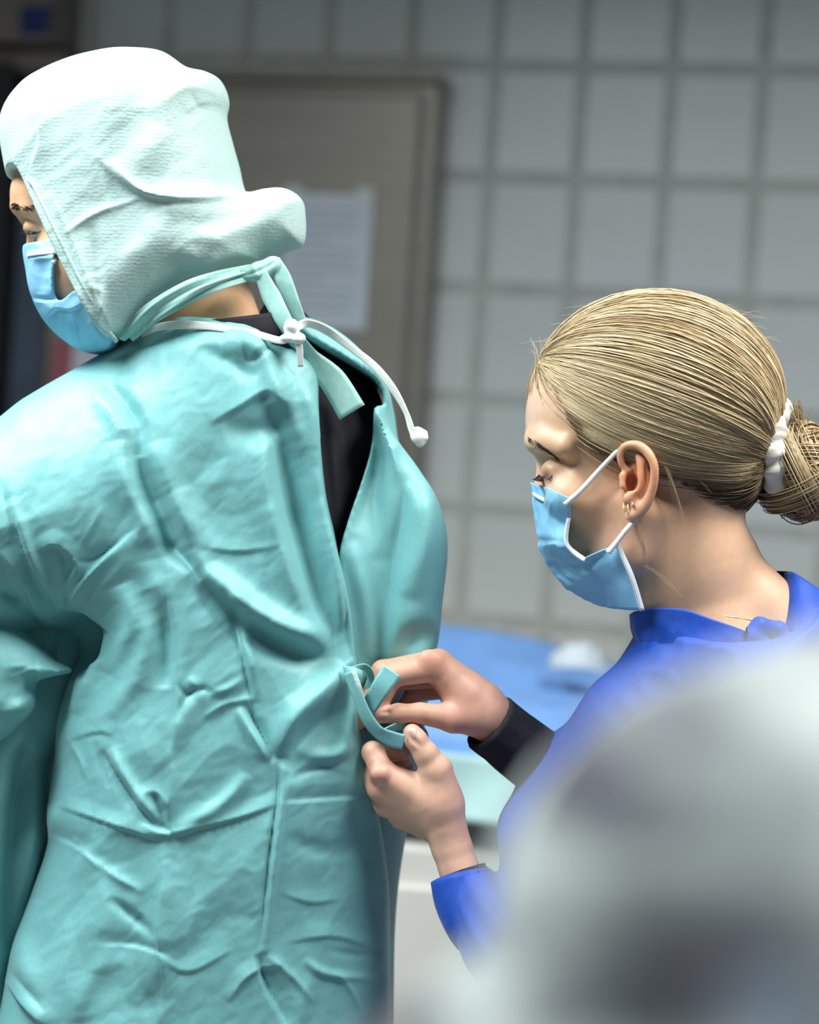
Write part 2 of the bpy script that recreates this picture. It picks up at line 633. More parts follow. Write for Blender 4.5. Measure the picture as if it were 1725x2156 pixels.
def vnoise(x, y):
    xi, yi = np.floor(x).astype(int), np.floor(y).astype(int)
    fx, fy = x - xi, y - yi
    fx, fy = fx * fx * (3 - 2 * fx), fy * fy * (3 - 2 * fy)
    a, b = TAB[xi & 255, yi & 255], TAB[(xi + 1) & 255, yi & 255]
    c, d = TAB[xi & 255, (yi + 1) & 255], TAB[(xi + 1) & 255, (yi + 1) & 255]
    return (a * (1 - fx) + b * fx) * (1 - fy) + (c * (1 - fx) + d * fx) * fy


def ridged(x, y):
    return 1 - np.abs(2 * vnoise(x, y) - 1)


def facet(x, y):
    """piecewise-flat noise on a triangle lattice: crumpled sheet"""
    u, v = x + y * 0.57735, y * 1.1547
    ui, vi = np.floor(u).astype(int), np.floor(v).astype(int)
    fu, fv = u - ui, v - vi
    a, b, c, d = TAB[ui & 255, vi & 255], TAB[(ui + 1) & 255, vi & 255], TAB[ui & 255, (vi + 1) & 255], TAB[(ui + 1) & 255, (vi + 1) & 255]
    return np.where(fu + fv < 1, a + fu * (b - a) + fv * (c - a), d + (1 - fu) * (c - d) + (1 - fv) * (b - d))


def strokes_height(px, py, strokes, soft=False):
    """folds: (points, amplitude, width, kind). kinds: r soft ridge, c sharp crease, f step (left of the direction raised)"""
    H = np.zeros(len(px))
    for pts, amp, wd_, kind in strokes:
        wd_ = max(wd_, {'r': 9, 'c': 8.5, 'f': 12}[kind]) if soft else wd_
        p = catmull(np.array(pts, float), max(6, 7 * (len(pts) - 1))) if len(pts) > 2 else catmull(np.array(pts, float), 5)
        lo, hi = p.min(0) - 4 * wd_, p.max(0) + 4 * wd_
        m = (px > lo[0]) & (px < hi[0]) & (py > lo[1]) & (py < hi[1])
        if not m.any():
            continue
        x, y = px[m], py[m]
        best = np.full(len(x), 1e9)
        tt = np.zeros(len(x))
        sg = np.zeros(len(x))
        n = len(p)
        for i in range(n - 1):
            a, e = p[i], p[i + 1] - p[i]
            L = e @ e + 1e-9
            t0 = ((x - a[0]) * e[0] + (y - a[1]) * e[1]) / L
            t = np.clip(t0, 0, 1)
            dx, dy = x - a[0] - t * e[0], y - a[1] - t * e[1]
            d = np.sqrt(dx * dx + dy * dy)
            u = d < best
            best[u] = d[u]
            tt[u] = (i + t[u]) / (n - 1)
            sg[u] = np.sign(e[0] * dy[u] - e[1] * dx[u])
        taper = np.sin(math.pi * np.clip(tt, 0, 1)) ** 0.75
        amp = amp * {'r': 1.4, 'c': 0.95, 'f': 0.7}[kind]
        d = best / wd_
        if kind == 'r':
            h = np.exp(-d * d)
        elif kind == 'c':
            h = np.exp(-1.4 * (np.sqrt(d * d + 0.09) - 0.3))
        else:                                        # step: right-hand side in the picture (sg>0 is below for a left-to-right stroke)
            h = np.where(sg < 0, np.maximum(0, 1 - d / 2.6) ** 1.3, np.maximum(0, 1 - d / 0.55) ** 1.2)
        H[m] += amp * h * taper
    return H


def crumple(P, Q, strokes, noise=(), face=True, fr=FR):
    px, py = fr.proj(P)
    N = vnormals(P, Q)
    h = strokes_height(px, py, strokes, len(strokes) > 40)
    for (amp, sx, sy, ang, kind) in noise:
        c, s = math.cos(ang), math.sin(ang)
        u, v = (px * c + py * s) / sx, (-px * s + py * c) / sy
        wx, wy = vnoise(u * 0.7 + 31, v * 0.7 + 5), vnoise(u * 0.7 + 7, v * 0.7 + 63)
        u, v = u + wx * 1.2, v + wy * 1.2
        h += amp * ((ridged(u, v) - 0.6) if kind == 'x' else (facet(u, v) - 0.5) if kind == 'p' else (vnoise(u, v) - 0.5))
    w = np.clip(-N[:, 2] * 1.6, 0, 1) if face else 1.0
    D = N * 0.5 + np.array([0, 0, -0.5])
    return P + D * (h * w)[:, None]


def tint(P, base, spots):
    """base colour plus spots of own tone and of painted light and shade (x,y,z,radius,colour,strength)"""
    C = np.tile(np.array(base, float), (len(P), 1))
    for (x, y, z, r, c, s) in spots:
        p = V(x, y, z)
        d = np.linalg.norm(P - p, axis=1) / r
        w = (s * np.exp(-d * d))[:, None]
        C = C * (1 - w) + np.array(c) * w
    return C


def join(parts):
    Ps, Qs, Cs, n = [], [], [], 0
    for P, Q, C in parts:
        Ps.append(P)
        Qs.append(Q + n)
        Cs.append(C)
        n += len(P)
    return np.vstack(Ps), np.vstack(Qs), np.vstack(Cs)


def strands(paths, rad, sides=3):
    """paths n x m x 3 local, rad n x m -> verts, quads"""
    n, m, _ = paths.shape
    T = np.gradient(paths, axis=1)
    T /= np.linalg.norm(T, axis=2)[..., None] + 1e-9
    A = np.cross(T, np.array([0.12, 0.3, 0.94]))
    A /= np.linalg.norm(A, axis=2)[..., None] + 1e-9
    B = np.cross(T, A)
    vs = [paths + (A * math.cos(2 * math.pi * s / sides) + B * math.sin(2 * math.pi * s / sides)) * rad[..., None] for s in range(sides)]
    P = np.stack(vs, 2).reshape(-1, 3)
    i = np.arange(n)[:, None, None]
    j = np.arange(m - 1)[None, :, None]
    s = np.arange(sides)[None, None, :]
    b = (i * m + j) * sides
    s2 = (s + 1) % sides
    Q = np.stack([b + s, b + s2, b + sides + s2, b + sides + s], -1).reshape(-1, 4)
    return P, Q


# ================================================================== SETTING
TH = math.atan(0.30)
wax = np.array([math.cos(TH), -math.sin(TH), 0])         # along the wall, to the right (comes nearer)
wn = np.array([-math.sin(TH), -math.cos(TH), 0])         # out of the wall, towards the room
wz = np.array([0, 0, 1.0])
WP = at(862, 1078, 3.72)


def onwall(px, py, off=0.0):
    r = ray(px, py)
    t = ((WP + wn * off - CAM) @ wn) / (r @ wn)
    return CAM + t * r


def wuv(p):
    return (p - WP) @ wax, p[2]


u0, v0 = wuv(onwall(1228, 141))
u1, _ = wuv(onwall(1416, 146))
_, v1 = wuv(onwall(1205, 379))
TU, TV = abs(u1 - u0), abs(v0 - v1)
wall = box('wall_back', WP + wax * 0.2 + wz * (1.4 - WP[2]) - wn * 0.054, (6.0, 0.10, 2.8), MT['grout'], axes=(wax, wn, wz), bevel=0, kind='structure',
           own=WP * np.array([1, 1, 0]))
wall['label'] = 'tiled wall of pale grey oblong tiles with wide grey joints'
GAP = 0.021
tile_me = None
fu, fv, ff = [], [], 0
restP, restF = [], []
NT = 0
for iu in range(-22, 18):
    for iv in range(-9, 10):
        cu, cv = u0 + (iu + 0.5) * TU, v0 - (iv + 0.5) * TV
        if cv + TV / 2 > 2.8 or cv - TV / 2 < 0.0 or abs(cu - 0.2) > 2.9:
            continue
        c = WP + wax * cu
        c = np.array([c[0], c[1], cv])
        near = -8 <= iu <= 4 and -2 <= iv <= 7
        tilt = wax * 0 + wn
        P, F = boxpts(c - wn * 0.0075, wax, wn, wz, TU - GAP, 0.013, TV - GAP, bevel=0.0022)
        if near:
            if tile_me is None:
                t = mesh_obj('tile', np.array(P) - c, F, MT['tile'], None, smooth=False)
                tile_me = t
            else:
                t = tile_me.copy()
                COL.objects.link(t)
            t.parent = wall
            t.location = c - BASE[wall.name] + wn * float(rng.uniform(0, 0.0012))
            NT += 1
        else:
            n = len(restP)
            restP += P
            restF += [tuple(q + n for q in f) for f in F]
mesh_obj('outer_tiles', restP, restF, MT['tile'], wall, smooth=False, kind='stuff')

box('floor', (0, 1.8, -0.05), (7, 6.0, 0.1), MT['floor'], bevel=0, kind='structure', own=(0, 1.8, 0))
box('ceiling', (0, 1.8, 2.86), (7, 6.0, 0.1), MT['plaster'], bevel=0, kind='structure', own=(0, 1.8, 2.81))

# ceiling lamps (above the frame)
for i, (a, b, sx, sy, p, c, sp) in enumerate(LAMPS):
    lt = thing('ceiling_lamp', ['white ceiling lamp over the back of the person in the teal gown', 'white ceiling lamp over the person with the blond bun', 'white ceiling lamp near the dark door at the left'][i], 'lamp', (a[0], a[1], 2.81))
    for q in ((-1, 0), (1, 0), (0, -1), (0, 1)):
        box('housing_rail', (a[0] + q[0] * (sx / 2 + 0.02), a[1] + q[1] * (sy / 2 + 0.02), 2.775),
            ((0.03 if q[0] else sx + 0.07), (0.03 if q[1] else sy + 0.01), 0.07), MT['lampglass'], lt)
    box('back_plate', (a[0], a[1], 2.79), (sx, sy, 0.02), MT['lampglass'], lt)

# ---- steel cabinet on the wall, its sheet of paper
cabR, cabT = wuv(onwall(918, 170, 0.09))
cabL, _ = wuv(onwall(105, 150, 0.09))
cab = thing('steel_cabinet', 'tall stainless steel wall cabinet behind the hooded man', 'cabinet', WP + wax * ((cabL + cabR) / 2) + wz * (0.25 - WP[2]))
cz0 = 0.25


def wbox(name, ua, ub, za, zb, o0, o1, m, parent, bevel=0.004, **kw):
    c = WP + wax * (ua + ub) / 2 + wn * (o0 + o1) / 2
    c = np.array([c[0], c[1], (za + zb) / 2])
    return box(name, c, (abs(ub - ua), abs(o1 - o0), abs(zb - za)), m, parent, axes=(wax, wn, wz), bevel=bevel, **kw)


wbox('body', cabL, cabR, cz0, cabT, 0.004, 0.07, MT['steel'], cab)
wbox('door', cabL + 0.02, cabR - 0.022, cz0 + 0.02, cabT - 0.022, 0.0705, 0.088, MT['steel'], cab, bevel=0.006)
wbox('top_lip', cabL - 0.004, cabR + 0.004, cabT, cabT + 0.012, 0.004, 0.095, MT['steel'], cab)
pa, pt = wuv(onwall(600, 405, 0.092))
pb, _ = wuv(onwall(786, 415, 0.092))
_, pz = wuv(onwall(700, 692, 0.092))
pc = WP + wax * (pa + pb) / 2 + wn * 0.092
sh = thing('notice_sheet', 'white printed notice taped on the steel cabinet door', 'notice', np.array([pc[0], pc[1], pz]))
wbox('paper', pa, pb, pz, pt, 0.0905, 0.0915, MT['paper'], sh, bevel=0)
for i in range(11):
    zz = pt - 0.025 - i * (pt - pz - 0.04) / 11
    wbox('text_line', pa + 0.02, pb - 0.02 - (0.05 if i % 4 == 3 else 0.0) - 0.01 * random.random(), zz - 0.004, zz, 0.0916, 0.0919, MT['ink'], sh, bevel=0)
for (uu, vv) in ((pb - 0.015, pt), (pa + 0.015, pt)):
    wbox('tape', uu - 0.016, uu + 0.016, vv - 0.012, vv + 0.012, 0.092, 0.0925, MT['tape'], sh, bevel=0)

# ---- doorway at the far left: dark post, slate leaf, lintel box with a blue plate
dL, dT = wuv(onwall(-420, 120, 0.12))
dp0, _ = wuv(onwall(-60, 500, 0.12))
dp1, dzt = wuv(onwall(26, 132, 0.12))
dr, _ = wuv(onwall(103, 500, 0.12))
door = thing('door_1', 'dark grey blue door leaf in a black frame at the left edge', 'door', WP + wax * dL - wz * WP[2])
del door['category']
door['kind'] = 'structure'
wbox('frame_post', dp0, dp1, 0.0, dzt, 0.01, 0.125, MT['darksteel'], door)
wbox('leaf', dp1, dr - 0.004, 0.0, dzt - 0.01, 0.01, 0.07, MT['slate'], door)
wbox('leaf', dL, dp0, 0.0, dzt - 0.01, 0.01, 0.06, MT['slate'], door)
wbox('frame_head', dL, dr, dzt - 0.01, dzt + 0.025, 0.01, 0.10, MT['beige'], door)
b0, bt = wuv(onwall(-200, -60, 0.12))
b1, bz = wuv(onwall(108, 88, 0.12))
cl = thing('door_closer_box', 'dull beige box with a blue plate above the dark door', 'box', WP + wax * b0 + wz * (bz - WP[2]))
wbox('housing', b0, b1, bz, bt, 0.01, 0.13, MT['beige'], cl)
s0, st = wuv(onwall(44, 14, 0.135))
s1, sz = wuv(onwall(102, 72, 0.135))
wbox('blue_plate', s0, s1, sz, st, 0.1305, 0.137, MT['bluesign'], cl)
# glove boxes low behind the mask: pink and white
g0, gt = wuv(onwall(108, 715, 0.20))
g1, gz = wuv(onwall(135, 1000, 0.20))
g2, _ = wuv(onwall(290, 1000, 0.20))
MT['pink'] = mat('dusty_pink_card', (0.22, 0.07, 0.085), 0.7, 0.3)
MT['lilac'] = mat('pale_lilac_card', (0.40, 0.40, 0.45), 0.7, 0.3)
gb = thing('glove_dispenser', 'pale box dispenser with a dusty pink edge below the blue masked face', 'dispenser', WP + wax * g0 + wz * (gz - WP[2]) + wn * 0.1)
wbox('pink_side', g0, g1, gz, gt, 0.092, 0.2, MT['pink'], gb)
wbox('pale_front', g1, g2, gz, gt + 0.004, 0.092, 0.2, MT['lilac'], gb)

# ---- draped instrument table between the two people and the wall
tabD = 2.75
tc0 = at(1120, 1575, tabD)
tz = tc0[2]
tb = thing('instrument_table', 'waist high instrument table under blue and pale teal drapes', 'table', (tc0[0], tc0[1] + 0.25, 0))


def tsheet(name, fn, nu, nv, m, parent, thick=0.003, own=None):
    U, Vv = np.meshgrid(np.linspace(0, 1, nu), np.linspace(0, 1, nv))
    Gp = fn(U, Vv)
    P = Gp.reshape(-1, 3)
    F = np.array([(j * nu + i, j * nu + i + 1, (j + 1) * nu + i + 1, (j + 1) * nu + i) for j in range(nv - 1) for i in range(nu - 1)])
    o = mesh_obj(name, P, F, m, parent, own=own)
    md = o.modifiers.new('thickness', 'SOLIDIFY')
    md.thickness = thick
    return o


tx0, tx1 = tc0[0] - 0.34, tc0[0] + 0.55
ty0, ty1 = tc0[1], tc0[1] + 0.52


def blue_top(U, Vv):
    x = tx0 + (tx1 - tx0) * U
    v = np.clip((Vv - 0.22) / 0.78, 0, 1)
    y = ty0 + (ty1 - ty0) * v - 0.006
    drop = np.clip((0.22 - Vv) / 0.22, 0, 1)
    z = tz + 0.012 + 0.055 * v * (0.6 + 0.7 * np.exp(-((U - 0.22) / 0.25) ** 2)) + 0.05 * (vnoise(U * 5 + 2, v * 4) - 0.5) * (0.3 + v)
    z = z - drop * 0.05 + 0.012 * np.sin(U * 40) * drop
    y = y - 0.012 * drop + 0.006 * np.sin(U * 33) * drop
    return np.stack([x, y, z], -1)


def teal_front(U, Vv):
    x = tx0 - 0.03 + (tx1 - tx0 + 0.06) * U
    y = ty0 - 0.03 + 0.01 * np.sin(U * 26 + Vv * 2) * Vv + 0 * U
    z = tz - 0.012 - Vv * 0.082 + 0.006 * np.sin(U * 9)
    return np.stack([x, y, z], -1)


for (a, b) in ((tx0 + .03, ty0 + .03), (tx1 - .03, ty0 + .03), (tx0 + .03, ty1 - .03), (tx1 - .03, ty1 - .03)):
    tube('leg', [(a, b, 0.0), (a, b, tz - 0.03)], 0.014, MT['greycab'], tb, n=2, sides=10, local=False)
box('table_top', ((tx0 + tx1) / 2, (ty0 + ty1) / 2, tz - 0.02), (tx1 - tx0, ty1 - ty0, 0.03), MT['greycab'], tb)
tsheet('blue_drape', blue_top, 70, 50, MT['drape'], tb)
tsheet('pale_teal_drape', teal_front, 70, 14, MT['paledrape'], tb)
cc = at(960, 1800, tabD + 0.1)
gc = thing('grey_cabinet', 'grey base cabinet standing under the draped table', 'cabinet', (tc0[0] + 0.05, ty0 + 0.25, 0))
box('body', (tc0[0] + 0.05, ty0 + 0.17, (tz - 0.13) / 2), (0.66, 0.36, tz - 0.13), MT['greycab'], gc, bevel=0.008)
for zz in (0.2, 0.5, 0.8):
    box('drawer_front', (tc0[0] + 0.05, ty0 - 0.018, zz), (0.62, 0.016, 0.26), MT['greycab'], gc)
    box('pull', (tc0[0] + 0.05, ty0 - 0.034, zz + 0.06), (0.16, 0.014, 0.014), MT['steel'], gc)

wc = at(1218, 1385, 3.02)


def wadfn(U, Vv):
    a = U * 2 * math.pi
    r = 0.006 + 0.022 * Vv
    n = vnoise(U * 9, Vv * 5)
    return np.stack([wc[0] + np.cos(a) * r * (1.25 + 0.3 * n), wc[1] + np.sin(a) * r, wc[2] + 0.03 * (1 - Vv ** 2) + 0.012 * (n - 0.5) - 0.015], -1)


wad = tsheet('crumpled_wipe', wadfn, 40, 14, MT['whitecloth'], None, own=wc)
wad['label'] = 'crumpled white cloth lying on the blue drape'
wad['category'] = 'cloth'

# ================================================================== PERSON 1: the man being gowned
feet1 = FR.world(np.array([V(480, 2100, 250)]))[0]
man = thing('person', 'person in pale hood, blue mask and teal gown, seen from behind with back open', 'person', (feet1[0], feet1[1], 0))

# --- body: head, neck, shoulders as one surface
g = G((-30, 90, -140), (720, 1100, 420), 5.0)
g.ell(V(240, 370, 150), (205, 225, 185), 20)
g.ell(V(180, 415, 130), (161, 108, 160), 30)
g.ell(V(190, 570, 110), (124, 130, 150), 40)
g.chain([(200, 560, 50, 70), (175, 680, 120, 55)], 30)
g.chain([(36, 436, 90, 13), (62, 437, 40, 15), (110, 448, 10, 16)], 16)
g.ell(V(36, 476, 75), (18, 15, 40), 12, sub=True)
g.ell(V(70, 480, 66), (22, 18, 26), 8)
g.chain([(70, 485, 120, 12), (68, 540, 140, 16)], 12)
g.ell(V(118, 560, 60), (40, 45, 45), 20)
g.chain([(330, 480, 150, 150), (450, 760, 150, 128)], 40)
g.chain([(450, 800, 190, 110), (250, 900, 180, 100)], 60)
g.chain([(450, 800, 190, 110), (640, 860, 290, 90)], 60)
GMAN = g
P, Q = g.mesh()
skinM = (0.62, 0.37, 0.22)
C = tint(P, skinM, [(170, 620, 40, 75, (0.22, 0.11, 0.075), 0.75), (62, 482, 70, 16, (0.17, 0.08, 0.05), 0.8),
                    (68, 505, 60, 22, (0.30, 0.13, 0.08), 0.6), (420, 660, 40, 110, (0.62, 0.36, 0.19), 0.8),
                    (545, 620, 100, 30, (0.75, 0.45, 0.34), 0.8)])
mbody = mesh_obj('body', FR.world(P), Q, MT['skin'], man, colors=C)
# brow and lashes
def hairs(name, roots, tips, bend, r, m, parent, n=5, colors=None, over=None, lift=3):
    if over is not None:
        roots, tips = onto(over, roots, -1), onto(over, tips, lift)
    roots = np.array([V(*p) for p in roots])
    tips = np.array([V(*p) for p in tips])
    t = np.linspace(0, 1, n)[None, :, None]
    path = roots[:, None] * (1 - t) + tips[:, None] * t + np.array(bend)[None, None] * (t * (1 - t) * 4)
    rad = np.full((len(roots), n), r) * (1 - 0.7 * np.linspace(0, 1, n))[None]
    P, Q = strands(path, rad)
    C = None if colors is None else np.repeat(colors, n * 3, axis=0)
    return mesh_obj(name, FR.world(P), Q, m, parent, colors=C)


rs, ts = [], []
for i in range(110):
    t = rng.random()
    x, y = 22 + 46 * t, 436 + 4 * math.sin(3 * t) + rng.uniform(-5, 5)
    rs.append((x, y, 40))
    ts.append((x + 10, y - 3 + 6 * t, 30))
hairs('eyebrow', rs, ts, (0, -2, -2), 1.3, MT['dark'], man, over=GMAN, lift=3)
rs, ts = [], []
for i in range(30):
    t = i / 29
    x, y = 52 + 34 * t, 484 + 3 * math.sin(3.1 * t)
    rs.append((x, y, 40))
    ts.append((x - 9 + 4 * t, y + 7, 30))
hairs('eyelashes', rs, ts, (0, 3, -3), 1.2, MT['dark'], man, over=GMAN, lift=8)

# --- hood
g = G((-40, 70, -180), (720, 790, 420), 4.0)
HOOD = [(5, 300), (12, 238), (50, 183), (100, 151), (160, 127), (230, 110), (290, 107), (350, 116), (398, 148), (438, 158), (468, 176),
        (481, 215), (477, 246), (490, 300), (504, 350), (518, 405), (524, 480), (518, 545), (470, 572), (410, 600), (350, 645), (300, 697),
        (252, 722), (222, 690), (185, 622), (140, 530), (92, 430), (66, 380), (44, 366), (21, 376), (9, 340)]
HOODCUT = [(-60, 372), (0, 378), (21, 377), (44, 368), (66, 382), (92, 432), (140, 531), (186, 622), (222, 690), (246, 720), (262, 718), (300, 694), (350, 645), (410, 600), (470, 572), (530, 556), (700, 540), (720, 40), (-80, 40)]
HOODFULL = HOOD[:16] + [(560, 480), (560, 560), (520, 610), (440, 650), (350, 700), (300, 740), (252, 790), (180, 790), (100, 740), (50, 640), (34, 520), (24, 410)]
g.inflate(HOODFULL, 150, 245, 150, 0, cut=HOODCUT, kc=5)
g.ell(V(420, 215, 120), (52, 46, 80), 26)
# the pouch that folds over at the nape
FLAP = [(330, 440), (400, 424), (470, 418), (520, 408), (560, 398), (600, 398), (632, 416), (643, 445), (640, 512), (600, 532), (545, 548), (480, 562),
        (420, 585), (340, 560), (300, 500)]
g.inflate(FLAP, 60, 95, 62, 26, tilt=(0.32, 0, 480, 480))
GHOOD = g
P, Q = g.mesh()
hs = [([(200, 330), (280, 395), (350, 415), (440, 418), (530, 405)], 15, 16, 'f'),
      ([(225, 340), (300, 402), (380, 421)], 10, 9, 'c'),
      ([(130, 495), (200, 450), (300, 415)], 8, 6, 'c'),
      ([(420, 530), (520, 470), (600, 440)], 10, 28, 'r'),
      ([(350, 470), (450, 470), (560, 440)], -8, 22, 'r'),
      ([(395, 180), (430, 165), (470, 180)], -10, 10, 'c'),
      ([(390, 235), (430, 215), (475, 222)], 12, 14, 'f'),
      ([(400, 190), (420, 225), (465, 240)], -8, 10, 'c'),
      ([(70, 200), (85, 290), (60, 370)], 7, 12, 'f'),
      ([(330, 260), (300, 330), (240, 380)], 9, 36, 'r'),
      ([(290, 150), (220, 260), (190, 420)], 7, 45, 'r'),
      ([(190, 470), (205, 560), (215, 640)], -7, 14, 'r'),
      ([(185, 600), (215, 620), (205, 690)], 7, 7, 'c'),
      ([(260, 690), (330, 620), (430, 580), (510, 555)], -9, 12, 'f'),
      ([(100, 400), (150, 500), (190, 600), (240, 700)], 6, 6, 'c'),
      ([(360, 520), (440, 545), (520, 520)], 6, 18, 'r')]
P = crumple(P, Q, hs, noise=((7, 80, 150, 0.5, 'n'), (7, 60, 110, -0.6, 'p'), (2.2, 25, 40, 0.3, 'p')))
mhood = mesh_obj('hood', FR.world(P), Q, MT['hood'], man)
# face opening edge binding
tube('hood_edge', [V(*p) for p in onto(GHOOD, [(60, 378, 0), (72, 392, 0), (92, 432, -20), (118, 486, -30), (140, 531, -40), (164, 580, -40), (187, 622, -40), (206, 660, -40), (222, 690, -40), (246, 719, -20)], 0, 8)], 5, MT['hood'], mhood, n=40)
# nape strap, knot and tails
sheet('nape_strap', [[(240, 712, 5), (300, 645, -55), (380, 596, -75), (450, 574, -62), (532, 556, 0)],
                     [(268, 716, 0), (330, 660, -62), (400, 618, -80), (460, 594, -66), (536, 572, -6)],
                     [(292, 712, 10), (350, 668, -48), (410, 632, -66), (470, 608, -55), (538, 590, 4)]], MT['strap'], mhood, nu=50, nv=14, thick=4,
      bump=lambda u, v: 5 * np.sin(v * 14 + u * 6) + 3 * np.sin(v * 25))
g2 = G((480, 520, -90), (640, 640, 90), 3.0)
g2.ell(V(545, 572, -5), (26, 22, 24), 8, rot=-0.4)
g2.ell(V(516, 578, -12), (24, 15, 18), 10, rot=-0.3)
g2.ell(V(572, 560, 0), (24, 20, 20), 10, rot=-0.5)
P2, Q2 = g2.mesh()
P2 = crumple(P2, Q2, [([(500, 585), (545, 570), (590, 545)], -6, 5, 'c'), ([(530, 555), (545, 590)], 5, 6, 'c')])
mesh_obj('strap_knot', FR.world(P2), Q2, MT['strap'], mhood)
ribbon('strap_tail', [(548, 572, -20), (572, 625, -26), (608, 690, -34), (650, 750, 20), (700, 800, 40), (742, 868, 40)], [26, 40, 36, 40, 58, 62], MT['strap'], mhood, n=40, twist=[0.3, 0.1, 0.5, 0.2, 0, 0])
ribbon('strap_tail', [(578, 548, -4), (596, 585, -8), (616, 640, 0), (634, 690, 10)], [26, 34, 36, 34], MT['strap'], mhood, n=30, twist=[0.3, 0.0, 0.4, 0.3])

# --- mask
g = G((20, 490, -140), (290, 780, 300), 3.5)
MASK = [(55, 527), (92, 524), (133, 521), (137, 560), (134, 605), (137, 636), (152, 645), (184, 627), (200, 655), (222, 690), (252, 722), (232, 741), (182, 743), (140, 722), (96, 680), (70, 630), (58, 580)]
MASKFULL = [(55, 500), (133, 480), (330, 500), (420, 640), (400, 760), (300, 790), (240, 760), (182, 743), (140, 722), (96, 680), (70, 630), (58, 580)]
g.inflate(MASKFULL, 110, 165, 120, 0, cut=MASK, kc=3)
GM = g
P, Q = g.mesh()
P = crumple(P, Q, [([(62, 627), (95, 632), (132, 628)], -14, 9, 'f'), ([(90, 672), (120, 648), (150, 650), (186, 632)], 12, 9, 'f'),
                   ([(145, 660), (155, 700), (168, 742)], -16, 9, 'c'), ([(85, 545), (85, 620)], -6, 14, 'r'), ([(118, 530), (120, 620)], 5, 10, 'r'),
                   ([(185, 640), (200, 690), (235, 735)], 8, 8, 'c'), ([(60, 545), (132, 541)], 4, 4, 'c')], noise=((3, 20, 30, 0.3, 'x'),))
mm = mesh_obj('surgical_mask', FR.world(P), Q, MT['maskb'], man)
sheet('mask_top_band', [onto(GM, [(60, 529, 90), (80, 526, 36), (110, 524, 4), (130, 524, 0)], 1), onto(GM, [(60, 541, 90), (80, 538, 32), (110, 536, 0), (132, 535, -4)], 1)], MT['maskw'], mm, nu=20, nv=5, thick=-4)
tube('ear_loop', [V(*p) for p in onto(GM, [(112, 552, 0), (122, 538, 0)], 4)] + [V(136, 518, -66)], 4.5, MT['loop'], mm, n=12)

# --- gown. one outline of the whole back; the left and right halves are cut out of the same body shape
BACK = [(300, 694), (350, 620), (450, 560), (560, 550), (650, 590), (720, 670), (770, 738), (812, 812), (832, 930), (900, 1018), (942, 1142), (928, 1280), (914, 1385),
        (898, 1500), (880, 1650), (858, 1745), (836, 1900), (830, 2100), (835, 2600), (840, 3700), (-60, 3700), (-40, 2500), (15, 2060), (60, 1905), (104, 1770), (104, 1690),
        (118, 1600), (124, 1510), (150, 1425), (168, 1360), (128, 1330), (60, 1340), (-60, 1420), (-250, 1480), (-305, 1200), (-200, 980), (-70, 925), (0, 882), (60, 836), (180, 766)]
LEFTCUT = [(-400, 600), (230, 640), (296, 704), (330, 691), (372, 683), (430, 685), (487, 693), (540, 703), (590, 718), (640, 758), (674, 800), (679, 870), (684, 960), (694, 1050), (712, 1130), (738, 1240), (750, 1330), (757, 1398),
           (748, 1412), (757, 1470), (766, 1540), (780, 1600), (800, 1700), (815, 1800), (822, 1900), (823, 2060), (826, 2400), (830, 3800), (-600, 3800)]
RIGHTCUT = [(628, 684), (690, 696), (752, 738), (812, 810), (830, 870), (846, 950), (900, 1018), (960, 1142), (960, 1280), (960, 1400), (1000, 2200), (1000, 3800), (560, 3800), (600, 2000), (690, 1520), (712, 1320), (722, 1170), (738, 1100), (768, 1010), (792, 930), (810, 856), (794, 812), (748, 780), (690, 748), (646, 718)]
ZT, HT, WT = 250, 300, 300
TL = (0.14, 0.0, 740, 0)
GN = ((12, 230, 380, 0.35, 'n'), (13, 90, 190, 0.3, 'p'), (5, 45, 80, -0.5, 'p'), (1.6, 18, 30, 0.4, 'p'))
